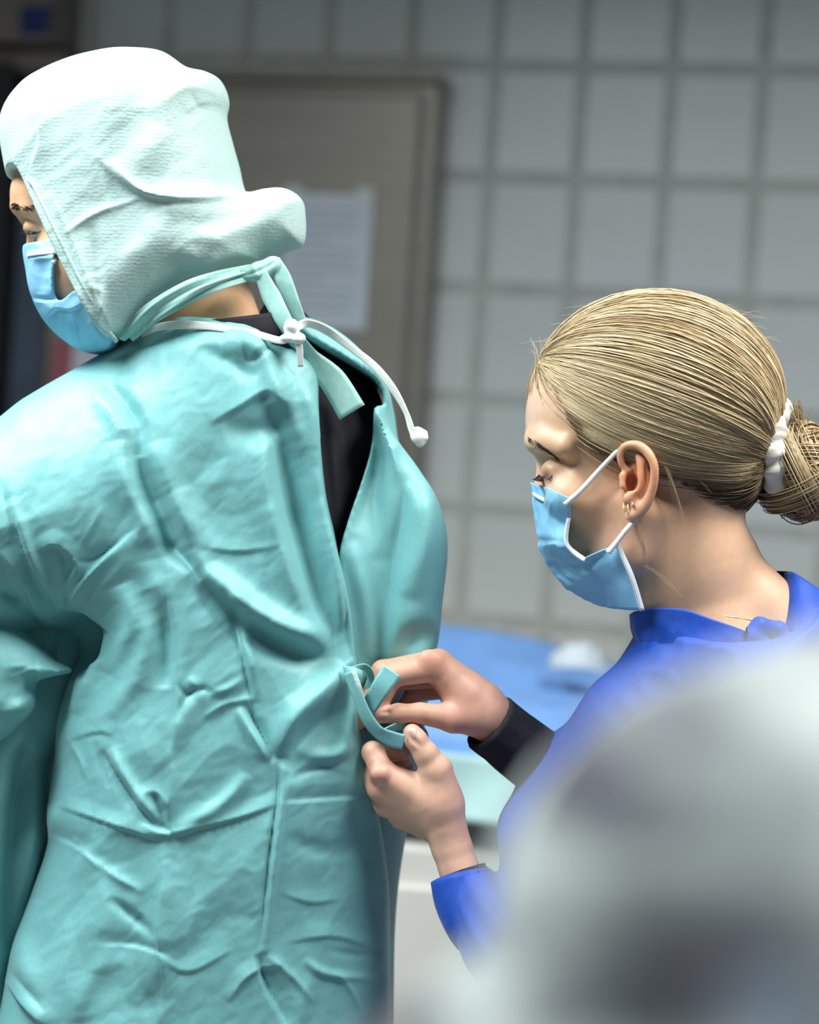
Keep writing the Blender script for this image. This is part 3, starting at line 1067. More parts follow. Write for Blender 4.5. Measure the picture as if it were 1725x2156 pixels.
gs = [
    # shoulder blade and upper back
    ([(215, 800), (262, 850), (292, 905), (300, 960)], -16, 17, 'r'), ([(190, 820), (245, 880), (270, 960)], 10, 22, 'r'),
    ([(268, 905), (300, 985), (345, 1090), (372, 1160), (430, 1215)], -26, 20, 'r'), ([(250, 930), (270, 1030), (330, 1150)], 15, 22, 'r'),
    ([(330, 930), (370, 1060), (450, 1180)], 14, 30, 'r'),
    ([(440, 892), (500, 858), (560, 824), (596, 858)], 20, 22, 'f'), ([(596, 845), (560, 905), (470, 905)], -12, 26, 'r'),
    ([(470, 710), (540, 735), (575, 800), (640, 960)], 20, 24, 'r'), ([(420, 735), (480, 760), (540, 800)], -8, 16, 'r'),
    ([(500, 705), (530, 760), (590, 705)], -10, 10, 'c'),
    # channel beside the open edge
    ([(590, 850), (600, 960), (628, 1110), (676, 1270), (738, 1395)], -42, 32, 'r'),
    ([(610, 760), (660, 880), (668, 1000), (700, 1140)], 12, 16, 'r'),
    ([(560, 900), (575, 1050), (630, 1230), (700, 1370)], 22, 30, 'r'),
    ([(700, 1100), (712, 1240), (728, 1390)], 8, 12, 'r'),
    # long diagonal pull towards the tie
    ([(365, 1155), (470, 1235), (580, 1310), (700, 1350)], 26, 26, 'r'), ([(400, 1205), (500, 1310), (610, 1375), (730, 1400)], -24, 26, 'r'),
    ([(340, 1140), (375, 1165), (420, 1215), (470, 1290)], -18, 12, 'c'),
    ([(425, 1150), (500, 1160), (590, 1148)], 7, 10, 'f'),
    ([(470, 1225), (500, 1340), (520, 1430), (538, 1510)], -13, 6, 'c'), ([(488, 1240), (520, 1350), (545, 1480)], 8, 12, 'r'),
    ([(735, 1412), (680, 1450), (620, 1510), (585, 1590)], 26, 26, 'r'), ([(740, 1425), (700, 1500), (640, 1560), (600, 1620)], -16, 22, 'r'),
    ([(745, 1430), (735, 1520), (700, 1620)], 14, 20, 'r'),
    ([(512, 1478), (545, 1535), (582, 1602)], -20, 7, 'c'), ([(500, 1490), (535, 1550), (565, 1600)], 12, 10, 'r'),
    # vertical soft fold down the back
    ([(352, 1170), (362, 1300), (378, 1450), (360, 1600)], 14, 16, 'f'), ([(318, 1180), (330, 1260), (290, 1420), (200, 1530)], 14, 26, 'r'),
    ([(310, 1240), (345, 1340), (345, 1450)], -16, 24, 'r'), ([(255, 1230), (280, 1310), (230, 1420)], 18, 26, 'r'),
    # armpit crumples
    ([(0, 1010), (30, 1110), (75, 1225), (140, 1340)], -18, 9, 'c'), ([(20, 1050), (60, 1160), (110, 1260)], 14, 14, 'r'),
    ([(80, 1160), (118, 1145), (160, 1190), (120, 1250)], 18, 12, 'f'), ([(118, 1140), (140, 1200), (125, 1290)], -10, 8, 'c'),
    ([(298, 1110), (230, 1165), (170, 1230), (130, 1300)], 20, 12, 'f'), ([(160, 1180), (200, 1175), (290, 1120)], -10, 8, 'c'),
    ([(220, 1060), (160, 1170)], 5, 5, 'c'),
    ([(200, 1310), (170, 1350), (150, 1430)], -50, 30, 'r'), ([(120, 1290), (170, 1340), (190, 1400)], -46, 24, 'r'), ([(215, 1330), (190, 1420), (150, 1500)], 18, 18, 'r'),
    ([(0, 1160), (50, 1230), (90, 1320)], 18, 14, 'f'), ([(10, 1230), (60, 1300), (120, 1345)], -20, 12, 'c'), ([(0, 1245), (40, 1275)], -18, 10, 'c'),
    ([(80, 1390), (78, 1480)], 14, 8, 'f'), ([(0, 1500), (50, 1480), (75, 1460)], 9, 10, 'r'), ([(20, 1420), (80, 1400), (150, 1413)], -10, 12, 'f'),
    # waist seam and its star of creases
    ([(108, 1690), (200, 1722), (300, 1755), (340, 1770)], 13, 8, 'f'), ([(340, 1764), (430, 1740), (520, 1715), (592, 1688)], 13, 8, 'f'),
    ([(590, 1685), (680, 1680), (780, 1672)], -11, 7, 'f'),
    ([(215, 1580), (245, 1640), (290, 1705), (338, 1752)], -22, 8, 'c'), ([(200, 1560), (215, 1620), (230, 1660)], -9, 7, 'c'), ([(232, 1575), (275, 1650), (330, 1730)], 12, 12, 'r'),
    ([(352, 1560), (362, 1640), (350, 1740)], 9, 9, 'c'), ([(320, 1660), (352, 1740)], -12, 6, 'c'), ([(300, 1670), (330, 1668), (352, 1700)], 8, 7, 'c'),
    ([(520, 1630), (470, 1690), (370, 1745)], 12, 16, 'r'), ([(300, 1735), (345, 1755), (420, 1738)], 10, 6, 'c'), ([(330, 1735), (370, 1760)], -12, 5, 'c'),
    ([(108, 1755), (180, 1790), (230, 1840)], -11, 9, 'f'), ([(150, 1765), (230, 1835), (300, 1880)], 10, 9, 'c'), ([(110, 1690), (104, 1770)], 12, 16, 'r'),
    ([(585, 1590), (582, 1680), (566, 1800), (545, 2010)], -20, 10, 'f'), ([(596, 1600), (590, 1700), (576, 1820), (556, 2010)], 13, 10, 'r'),
    ([(340, 1770), (342, 1850), (330, 1960), (345, 2060), (330, 2170)], 10, 8, 'f'), ([(345, 1775), (345, 1900), (330, 2100)], 10, 40, 'r'),
    # small crumples
    ([(372, 1440), (395, 1462), (420, 1450), (460, 1460)], -10, 7, 'c'), ([(400, 1425), (420, 1455)], 8, 6, 'c'), ([(430, 1510), (480, 1480), (540, 1470)], 9, 7, 'c'),
    ([(370, 1520), (385, 1480), (400, 1455)], -9, 7, 'c'), ([(440, 1460), (480, 1450), (520, 1425)], 6, 8, 'r'),
    ([(205, 1985), (280, 1990), (340, 2005), (375, 2030)], -11, 7, 'f'), ([(345, 2025), (400, 2045), (490, 2000)], 8, 7, 'f'),
    ([(230, 1890), (290, 1940), (325, 1975)], -9, 10, 'r'), ([(180, 1780), (220, 1900), (200, 2050)], 9, 30, 'r'),
    ([(250, 2000), (180, 2080), (170, 2156)], 8, 24, 'r'), ([(60, 1890), (40, 2000), (90, 2160)], 16, 30, 'r'),
    ([(0, 2050), (50, 2110), (110, 2170)], 22, 14, 'f'), ([(20, 2040), (100, 2130)], -12, 10, 'c'),
    ([(542, 2010), (560, 2070), (610, 2170)], -30, 16, 'f'), ([(480, 2110), (530, 2050), (600, 2030)], 14, 12, 'f'), ([(560, 2010), (620, 2060), (660, 2110)], 9, 9, 'c'),
    ([(590, 1880), (660, 1900), (720, 1890)], 7, 9, 'f'), ([(600, 1985), (700, 1970), (800, 2000)], 8, 9, 'f'), ([(690, 2000), (760, 2010), (822, 1990)], -7, 7, 'c'),
    ([(700, 2040), (735, 2080), (760, 2130)], 7, 7, 'c'), ([(640, 2020), (690, 2050), (800, 2060)], 7, 9, 'r'),
    ([(600, 1760), (680, 1790), (780, 1770)], -6, 20, 'r'), ([(620, 1580), (690, 1590), (760, 1560)], 8, 14, 'r'), ([(610, 1640), (660, 1620), (740, 1600)], -6, 10, 'r'),
    ([(140, 1560), (200, 1540), (240, 1545)], 8, 9, 'f'), ([(140, 1550), (170, 1600), (180, 1640)], 8, 8, 'c'),
    ([(250, 780), (350, 740), (440, 730)], 8, 30, 'r'),
]
SLV = [(-295, 1190), (-100, 1230), (0, 1296), (60, 1340), (110, 1385), (152, 1413), (112, 1424), (78, 1438), (74, 1486), (40, 1528), (0, 1560), (-140, 1640), (-295, 1650), (-325, 1420)]
pieces = []
for (ya, yb, h) in ((640, 2290, 4.6), (2270, 3760, 14)):
    g = G((-350, ya, -230), (900, yb, 600), h)
    g.inflate(BACK, ZT, HT, WT, 0, tilt=TL, cut=LEFTCUT, kc=12, n=300)
    if ya < 1000:                                # near sleeve: forearm fold hanging nearer
        g.inflate(SLV, 40, 110, 85, 6)
    P, Q = g.mesh()
    P = crumple(P, Q, gs, noise=GN)
    pieces.append((P, Q, np.zeros((len(P), 3))))
P, Q, _ = join(pieces)
gown = mesh_obj('gown', FR.world(P), Q, MT['gown'], man)
# far half of the gown with the far shoulder and sleeve
g = G((480, 640, -150), (1010, 3760, 640), 7.0)
BACKR = BACK[:4] + [(660, 570), (770, 650), (850, 740), (885, 830), (890, 940)] + BACK[9:]
g.inflate(BACKR, ZT + 42, HT, WT, 0, tilt=(0.22, 0.0, 740, 0), cut=RIGHTCUT, kc=10, n=300)
g.inflate([(790, 860), (836, 925), (884, 990), (925, 1060), (943, 1145), (932, 1270), (915, 1380), (860, 1420), (800, 1380), (780, 1200), (800, 1000)], 90, 75, 70, 30)
P, Q = g.mesh()
P = crumple(P, Q, [([(640, 700), (720, 745), (800, 815), (812, 900)], 14, 12, 'f'), ([(820, 850), (800, 960), (750, 1120)], -12, 20, 'r'), ([(836, 940), (845, 1050), (820, 1200), (790, 1380)], -22, 24, 'r'),
                   ([(880, 1010), (900, 1120), (860, 1260)], 14, 26, 'r'), ([(740, 1140), (765, 1260), (770, 1380)], 12, 16, 'r'), ([(920, 1330), (870, 1350), (840, 1420)], -20, 26, 'r'),
                   ([(800, 1180), (790, 1290), (780, 1400)], 10, 18, 'r')], noise=((8, 120, 240, 0.2, 'n'), (9, 70, 170, 0.2, 'p'), (3, 35, 70, -0.4, 'p')))
mesh_obj('far_gown_panel', FR.world(P), Q, MT['gown'], gown)
# front hem of the gown seen at the left behind the sleeve
g = G((-350, 1220, -60), (200, 3760, 420), 8.0)
g.inflate([(-290, 1270), (60, 1240), (190, 1290), (170, 1480), (120, 1600), (112, 1760), (80, 1900), (40, 2100), (60, 2500), (60, 3740), (-290, 3740)], 230, 150, 110, 0)
P, Q = g.mesh()
P = crumple(P, Q, [([(60, 1560), (20, 1750), (10, 2000)], -40, 24, 'r'), ([(95, 1600), (70, 1760), (60, 1900)], 24, 20, 'r'), ([(10, 1600), (0, 1800), (-20, 2100)], 26, 26, 'r')],
            noise=((18, 70, 260, 0.05, 'n'), (14, 40, 160, 0.1, 'p'), (4, 25, 60, 0.1, 'p')))
mesh_obj('front_gown_panel', FR.world(P), Q, MT['gown'], gown)
# dark shirt in the opening, with its collar
g = G((100, 600, -150), (900, 2400, 560), 8.0)
g.inflate([(500, 780), (560, 640), (620, 640), (690, 710), (772, 786), (808, 862), (806, 1000), (790, 1200), (745, 1330), (730, 1600), (400, 1600), (400, 1300), (420, 1100), (450, 900)], ZT + 85, HT - 25, WT - 120, 0, tilt=(0.25, 0, 740, 0), n=200)
P, Q = g.mesh()
P = crumple(P, Q, [([(690, 820), (700, 960), (715, 1120)], 10, 10, 'r'), ([(730, 860), (740, 1000)], -8, 12, 'r')])
shirt = mesh_obj('black_shirt', FR.world(P), Q, MT['black'], man)
sheet('shirt_collar', [[(396, 678, -10), (480, 670, -40), (550, 662, -36), (600, 655, 0)], [(400, 700, -10), (480, 698, -42), (555, 694, -40), (610, 695, -6)],
                       [(410, 730, 0), (480, 730, -40), (560, 730, -30), (640, 740, 20)]], MT['black'], shirt, nu=30, nv=8, thick=-5)
# white neck binding, its knot and ties
ribbon('neck_binding', [(296, 706, 40), (330, 690, -10), (372, 684, -34), (430, 686, -52), (487, 694, -60), (540, 704, -62), (590, 717, -58), (614, 708, -52)], [12, 16, 18, 17, 16, 16, 16, 18], MT['white'], gown, n=50, thick=-5)
g2 = G((570, 640, -120), (690, 800, 40), 2.5)
g2.ell(V(614, 690, -50), (17, 19, 16), 6)
g2.ell(V(628, 712, -54), (16, 12, 14), 6)
g2.ell(V(606, 712, -52), (18, 9, 12), 6)
P2, Q2 = g2.mesh()
P2 = crumple(P2, Q2, [([(600, 690), (640, 715)], -5, 5, 'c')])
mesh_obj('binding_knot', FR.world(P2), Q2, MT['white'], gown)
ribbon('binding_tie', [(624, 705, -56), (631, 735, -50), (633, 772, -40)], [16, 14, 11], MT['white'], gown, n=16)
ribbon('binding_tie', [(622, 690, -50), (650, 680, -34), (690, 696, -6), (740, 732, 0), (790, 772, -4), (828, 818, -10), (856, 868, -14), (868, 905, -16), (880, 922, -14)],
       [16, 20, 20, 15, 16, 17, 14, 14, 20], MT['white'], gown, n=60, twist=[0, 0.8, 0.6, 0.3, 0.2, 0.5, 0.9, 0.4, 0.0])
sheet('tie_end', [[(862, 905, -18), (880, 898, -16), (900, 908, -14)], [(866, 925, -22), (884, 918, -26), (902, 922, -20)], [(878, 940, -16), (888, 942, -18), (898, 932, -14)]], MT['white'], gown, nu=10, nv=10, thick=6)
# waist tie held by the woman
TIE = MT['gown']
sheet('waist_tab', [[(722, 1402, -46), (745, 1404, -52), (764, 1412, -40)], [(726, 1420, -50), (748, 1420, -62), (764, 1424, -46)], [(730, 1440, -48), (748, 1440, -58), (758, 1440, -46)]], TIE, gown, nu=14, nv=14, thick=4)
ribbon('waist_tie', [(736, 1414, -60), (752, 1460, -66), (772, 1508, -66), (796, 1540, -62), (826, 1556, -60), (850, 1562, -56)], [26, 24, 27, 30, 34, 32], TIE, gown, n=44, twist=[0.5, 0.35, 0.3, 0.5, 0.2, 0.1])
ribbon('waist_tie', [(744, 1412, -66), (756, 1444, -70), (766, 1476, -66)], [9, 9, 7], MT['hood'], gown, n=14)
ribbon('waist_tie', [(826, 1412, -52), (802, 1448, -58), (776, 1492, -44)], [44, 40, 34], TIE, gown, n=20, twist=[0, 0.1, 0.3])
ribbon('waist_tie', [(800, 1542, -50), (838, 1528, -30), (868, 1526, -18), (890, 1540, -10), (897, 1562, 0)], [16, 22, 20, 18, 16], TIE, gown, n=26, twist=[0.9, 0.7, 0.4, 0.3, 0.2])
ribbon('waist_tie', [(742, 1410, -48), (770, 1404, -20), (782, 1428, 0), (768, 1470, 20)], [16, 18, 16, 16], TIE, gown, n=20, twist=[0.4, 0.8, 0.4, 0.1])

# legs and clogs below the frame
def legs(person, cx, cy, ztop, m, shoe, dx=0.10, dirx=0.0, diry=1.0):
    for s in (-1, 1):
        lx = cx + s * dx
        tube('trouser_leg', [(lx, cy, ztop), (lx, cy, 0.5), (lx, cy, 0.07)], [0.085, 0.07, 0.06], m, person, n=12, sides=14, local=False)
        pts = [(lx - dirx * 0.05, cy - diry * 0.05, 0.045), (lx + dirx * 0.08, cy + diry * 0.08, 0.045), (lx + dirx * 0.20, cy + diry * 0.20, 0.032)]
        tube('clog', pts, [0.045, 0.046, 0.03], shoe, person, n=12, sides=12, local=False)


legs(man, feet1[0], feet1[1], 0.62, MT['black'], MT['white'])

# ================================================================== PERSON 2: the woman tying the gown
feet2 = FR.world(np.array([V(1560, 2100, 0)]))[0]
wom = thing('person', 'person with a blond bun, blue mask and royal blue gown, tying the teal gown', 'person', (feet2[0], feet2[1], 0))
HC, HR = V(1380, 850, 0), np.array([262., 229, 203])
NC, NR = V(1478, 985, 0), np.array([124., 122, 128])

g = G((1085, 590, -275), (1700, 1440, 250), 2.9)
g.ell(HC, HR - 9, 10)
g.ell(NC, NR - 8, 40)
g.ell(V(1285, 885, 0), (178, 165, 158), 30)
g.ell(V(1272, 1050, 0), (122, 150, 136), 40)
for sd in (-1, 1):
    g.chain([(1345, 1075, sd * 128, 42), (1318, 1160, sd * 110, 38), (1262, 1200, sd * 32, 34)], 40)
    g.chain([(1128, 928, sd * 34, 22), (1150, 930, sd * 78, 24), (1190, 940, sd * 122, 22)], 24)
    g.ell(V(1128, 982, sd * 74), (26, 28, 34), 16, sub=True)
    g.ell(V(1164, 990, sd * 80), (24, 21, 30), 14)
    g.ell(V(1205, 1045, sd * 92), (58, 48, 48), 35)
    g.ell(V(1262, 985, sd * 156), (40, 60, 22), 30, sub=True)
g.chain([(1152, 965, 0, 20), (1146, 1030, 0, 20), (1150, 1075, 0, 24)], 14)
g.ell(V(1254, 1192, 0), (42, 36, 55), 30)
g.ell(V(1196, 1140, 0), (44, 60, 70), 30)
# neck into shoulders
g.chain([(1440, 1010, 0, 118), (1462, 1190, 0, 114), (1500, 1340, 0, 122)], 40)
g.chain([(1380, 1090, -92, 40), (1400, 1330, -40, 46)], 40)
g.chain([(1510, 1380, 0, 110), (1580, 1540, -130, 60)], 60)
g.chain([(1510, 1380, 0, 110), (1580, 1540, 130, 60)], 60)
g.chain([(1560, 1180, 0, 30), (1610, 1270, -20, 50), (1660, 1340, -40, 60)], 60)
# ear
ez = -168
g.ell(V(1344, 1008, ez + 6), (34, 72, 15), 12, rot=0.12)
g.chain([(1326, 992, ez - 8, 7), (1312, 978, ez - 8, 8), (1308, 957, ez - 12, 8.5), (1316, 941, ez - 18, 8.5), (1334, 936, ez - 25, 9), (1353, 943, ez - 32, 9), (1369, 960, ez - 38, 9),
         (1378, 985, ez - 40, 8.5), (1377, 1014, ez - 36, 8.5), (1370, 1040, ez - 29, 9.5), (1358, 1062, ez - 22, 12), (1342, 1080, ez - 16, 13), (1329, 1086, ez - 12, 12)], 2, n=48)
g.chain([(1343, 958, ez - 14, 8), (1352, 980, ez - 22, 10), (1352, 1004, ez - 24, 10), (1344, 1028, ez - 22, 10), (1330, 1042, ez - 20, 9), (1322, 1050, ez - 16, 9)], 3, n=24)
g.chain([(1313, 1002, ez - 10, 9), (1314, 1022, ez - 12, 9)], 8)
g.chain([(1330, 1052, ez - 14, 13), (1342, 1066, ez - 14, 14)], 8)
g.ell(V(1331, 1016, ez - 14), (13, 19, 26), 5, sub=True)
g.ell(V(1326, 966, ez - 16), (10, 19, 18), 5, sub=True, rot=-0.25)
g.ell(V(1364, 990, ez - 32), (5, 26, 9), 4, sub=True, rot=0.05)
GH = g
P, Q = g.mesh()
skinW = (0.66, 0.43, 0.285)
C = tint(P, skinW, [(1345, 1000, ez - 20, 66, (0.70, 0.27, 0.13), 0.85), (1330, 1010, ez, 16, (0.30, 0.09, 0.05), 0.7), (1130, 860, -40, 60, (0.72, 0.50, 0.40), 0.6),  # pale forehead and dark ear hollow: light and shade put into the colour
                    (1140, 1030, -20, 40, (0.70, 0.36, 0.29), 0.7), (1150, 978, -100, 30, (0.36, 0.20, 0.12), 0.7), (1150, 1002, -104, 13, (0.10, 0.05, 0.04), 0.8),  # eye socket darkened in the colour for the shade below the brow
                    (1290, 1120, -130, 60, (0.50, 0.26, 0.18), 0.55), (1450, 1050, -110, 60, (0.40, 0.22, 0.15), 0.55), (1220, 930, -150, 50, (0.52, 0.33, 0.19), 0.5),  # cheek and nape shade painted into the skin
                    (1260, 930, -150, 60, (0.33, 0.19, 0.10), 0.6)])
headPQC = (P, Q, C)

# hands
skinH = (0.71, 0.435, 0.32)  # near hand paler than the far one: its light is in the colour
g = G((735, 1505, -120), (1080, 2080, 170), 2.6)
g.chain([(1085, 2040, -120, 58), (1018, 1940, -50, 50), (984, 1880, -14, 46), (950, 1780, -4, 41), (936, 1735, -4, 41)], 12)
g.chain([(936, 1735, -4, 42), (915, 1690, -2, 50)], 20)
g.chain([(915, 1692, -8, 46), (806, 1628, -22, 27)], 22)
g.chain([(905, 1706, 6, 42), (800, 1660, 2, 27)], 20)
g.chain([(900, 1722, 18, 38), (812, 1694, 26, 25)], 20)
g.chain([(905, 1736, 30, 32), (842, 1722, 48, 22)], 20)
g.chain([(935, 1690, -12, 42), (918, 1622, -26, 35)], 22)
g.chain([(918, 1622, -26, 33), (897, 1588, -34, 26), (876, 1557, -38, 22.5), (868, 1543, -38, 19)], 8)
g.chain([(806, 1626, -22, 27), (785, 1584, -2, 22.5), (816, 1588, 36, 18), (850, 1586, 34, 15)], 8)
g.chain([(800, 1660, 2, 26), (776, 1622, 38, 22), (812, 1604, 72, 17), (850, 1600, 62, 15)], 8)
g.chain([(812, 1694, 26, 24), (788, 1660, 66, 20), (826, 1630, 94, 16), (858, 1616, 80, 14)], 8)
g.chain([(842, 1722, 48, 21), (812, 1694, 88, 17), (842, 1656, 104, 14), (866, 1640, 92, 12)], 8)
g.ell(V(799, 1628, -46), (15, 13, 10), 14)
g.ell(V(873, 1560, -62), (16, 6, 5), 6, sub=True, rot=0.9)
P, Q = g.mesh()
C = tint(P, skinH, [(796, 1630, -30, 34, (0.66, 0.27, 0.20), 0.7), (868, 1540, -40, 24, (0.70, 0.33, 0.26), 0.7), (786, 1580, -10, 24, (0.70, 0.40, 0.30), 0.5), (800, 1680, 10, 30, (0.64, 0.29, 0.22), 0.5)])
h1 = (P, Q, C)
g = G((720, 1330, -100), (1200, 1680, 190), 2.6)
g.chain([(1190, 1640, 95, 58), (1110, 1582, 62, 52), (1060, 1534, 40, 49), (1022, 1502, 28, 50)], 12)
g.chain([(1022, 1500, 28, 50), (985, 1475, 20, 50)], 20)
g.chain([(1000, 1480, 22, 48), (918, 1402, 4, 33)], 24)
g.chain([(1000, 1480, 34, 48), (926, 1400, 40, 31)], 20)
g.chain([(1005, 1490, 46, 44), (945, 1420, 72, 27)], 20)
g.chain([(1010, 1505, 56, 38), (962, 1448, 96, 23)], 20)
g.chain([(1020, 1512, 8, 38), (955, 1512, -12, 31)], 22)
g.chain([(955, 1512, -12, 30), (885, 1502, -22, 21.5), (838, 1502, -26, 20), (796, 1508, -22, 15)], 8)
g.chain([(916, 1404, 0, 31), (826, 1424, -14, 22.5), (800, 1482, -8, 18), (786, 1520, 0, 14)], 8)
g.chain([(922, 1396, 36, 30), (806, 1414, 26, 24), (776, 1470, 24, 19), (756, 1522, 22, 14.5)], 8)
g.chain([(945, 1420, 72, 26), (830, 1436, 66, 20), (800, 1494, 56, 16), (782, 1532, 50, 13)], 8)
g.chain([(962, 1448, 96, 22), (870, 1462, 98, 17), (836, 1508, 86, 14), (820, 1535, 76, 12)], 8)
g.ell(V(903, 1388, -16), (24, 20, 16), 14)
g.ell(V(806, 1498, -40), (14, 5, 5), 6, sub=True, rot=0.1)
P, Q = g.mesh()
C = tint(P, (0.60, 0.34, 0.245), [(905, 1385, -20, 40, (0.64, 0.28, 0.20), 0.7), (800, 1505, -30, 24, (0.64, 0.30, 0.24), 0.6), (960, 1525, 0, 60, (0.50, 0.22, 0.17), 0.6), (756, 1520, 10, 24, (0.70, 0.36, 0.28), 0.6)])
h2 = (P, Q, C)
P, Q, C = join([headPQC, h1, h2])
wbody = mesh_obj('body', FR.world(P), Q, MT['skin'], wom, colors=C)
# thumb nails
for nm, c, ax_, r in (('fingernail', V(872, 1546, -58), 0.95, (12, 8)),):
    rows = []
    for j in np.linspace(-1, 1, 5):
        row = []
        for i in np.linspace(-1, 1, 5):
            ca, sa = math.cos(ax_), math.sin(ax_)
            w = math.sqrt(max(0, 1 - 0.55 * i * i))
            x, y = i * r[0], j * r[1] * w
            row.append((c[0] + x * ca - y * sa, c[1] + x * sa + y * ca, c[2] + 5 * j * j + 2 * i * i))
        rows.append(row)
    sheet(nm, rows, MT['nail'], wbody, nu=9, nv=9, thick=-2.5, compensate=False)

# --- hair
def radius(D):
    """distance from HC to the hair surface along unit directions D"""
    a = (D / HR) ** 2
    r1 = 1 / np.sqrt(a.sum(1))
    oc = (HC - NC) / NR
    dd = D / NR
    A = (dd ** 2).sum(1)
    B = (dd * oc).sum(1)
    Cc = (oc ** 2).sum() - 1
    disc = B * B - A * Cc
    r2 = np.where(disc > 0, (-B + np.sqrt(np.maximum(disc, 0))) / A, 0)
    h = np.maximum(40 - np.abs(r1 - r2), 0) / 40
    return np.maximum(r1, r2) + h * h * 10


HAIRPOLY = np.array([(1100, 700), (1132, 758), (1152, 800), (1178, 845), (1208, 890), (1232, 925), (1258, 945), (1300, 944), (1318, 930), (1345, 926), (1372, 938), (1392, 962), (1412, 1000),
                     (1440, 1045), (1470, 1078), (1510, 1094), (1550, 1100), (1592, 1108), (1800, 1100), (1800, 500), (1100, 500)], float)
hp = catmull(HAIRPOLY[:18], 90)
HAIRP = np.vstack([hp, HAIRPOLY[18:]])
nth, nph = 170, 240
th = np.linspace(0.02, math.pi - 0.02, nth)
ph = np.linspace(0, 2 * math.pi, nph, endpoint=False)
TT, PP = np.meshgrid(th, ph, indexing='ij')
Dd = np.stack([np.sin(TT) * np.cos(PP), np.sin(TT) * np.sin(PP), np.cos(TT)], -1).reshape(-1, 3)
R_ = radius(Dd)
hd = polydist(HAIRP, (HC + Dd * R_[:, None])[:, 0], (HC + Dd * R_[:, None])[:, 1])
S_ = HC + Dd * (R_ - 2 + np.clip(hd / 40, -0.25, 1) * 3)[:, None]
F = []
for i in range(nth - 1):
    for j in range(nph):
        q = (i * nph + j, i * nph + (j + 1) % nph, (i + 1) * nph + (j + 1) % nph, (i + 1) * nph + j)
        if hd[list(q)].min() > 4:
            F.append(q)
F = np.array(F)
base = np.array([0.075, 0.045, 0.022])
mesh_scalp = mesh_obj('hair', FR.world(S_), F, MT['hair'], wom, colors=np.tile(base, (len(S_), 1)))

E0 = V(1612, 948, 0)


def flow(starts, m=18, lift=None, wob=4.0, end_r=24):
    """combed paths over the head from start directions to the tie"""
    n = len(starts)
    d0 = starts - HC
    e = E0 + np.stack([rng.normal(0, 4, n), rng.normal(0, end_r, n), rng.normal(0, end_r, n)], 1)
    # strands keep their order: high starts end high, near starts end near
    e[:, 1] = E0[1] + np.clip((starts[:, 1] - 880) * 0.10, -26, 26) + rng.normal(0, 6, n)
    e[:, 2] = E0[2] + np.clip(starts[:, 2] * 0.22, -38, 38) + rng.normal(0, 6, n)
    d1 = e - HC
    a, b = d0 / HR, d1 / HR
    a /= np.linalg.norm(a, axis=1)[:, None]
    b /= np.linalg.norm(b, axis=1)[:, None]
    om = np.arccos(np.clip((a * b).sum(1), -0.999, 0.999))[:, None, None]
    t = np.linspace(0, 1, m)[None, :, None]
    d = (np.sin((1 - t) * om) * a[:, None] + np.sin(t * om) * b[:, None]) / np.sin(om)
    d = d * HR
    d /= np.linalg.norm(d, axis=2)[..., None]
    r = radius(d.reshape(-1, 3)).reshape(n, m)
    lf = (np.zeros(n) if lift is None else lift)[:, None] * np.sin(np.linspace(0.12, 1, m) * math.pi)[None] ** 0.6
    p = HC + d * (r + lf)[..., None]
    ph1, ph2 = rng.uniform(0, 6.3, (n, 1)), rng.uniform(0, 6.3, (n, 1))
    tt = np.linspace(0, 1, m)[None]
    env = np.sin(tt * math.pi)
    p[..., 1] += wob * env * np.sin(tt * 5 + ph1)
    p[..., 0] += wob * 0.5 * env * np.sin(tt * 4 + ph2)
    return p


def surf_pt(x, y, side=-1):
    """point on the hair surface above picture position (local x,y)"""
    q = 1 - ((x - HC[0]) / HR[0]) ** 2 - ((y - HC[1]) / HR[1]) ** 2
    z1 = HR[2] * np.sqrt(np.maximum(q, 0))
    q2 = 1 - ((x - NC[0]) / NR[0]) ** 2 - ((y - NC[1]) / NR[1]) ** 2
    z2 = NR[2] * np.sqrt(np.maximum(q2, 0))
    return side * np.maximum(z1, z2)


light = np.array([0.60, 0.485, 0.295])
mid = np.array([0.31, 0.20, 0.09])
darkc = np.array([0.10, 0.062, 0.03])
allP, allC, allR = [], [], []
# a) from the hairline at the brow and temple
N1 = 2600
t = rng.beta(1.0, 1.3, N1)
hl = catmull(HAIRPOLY[1:8], 400)
ix = (t * 399).astype(int)
sx = hl[ix, 0] + rng.normal(0, 5, N1) + 6
sy = hl[ix, 1] + rng.normal(0, 5, N1)
far = rng.random(N1) < 0.25 * (1 - t)
sz = surf_pt(sx, sy) * np.where(far, -1, 1)
st_ = np.stack([sx, sy, sz], 1)
cl_ = vnoise(t * 60, t * 0 + 3.3)
p = flow(st_, lift=cl_ * 11 + rng.uniform(0, 4, N1))
w = np.clip((cl_ - 0.5) * 2.2 + 0.55 + rng.normal(0, 0.16, N1), 0, 1)[:, None]
tcol = np.clip((t - 0.62) / 0.3, 0, 1)[:, None]
c = (mid * (1 - w) + light * w) * (1 - 0.6 * tcol) + darkc * 0.6 * tcol
allP.append(p)
allC.append(c)
allR.append(rng.uniform(0.9, 1.7, N1))
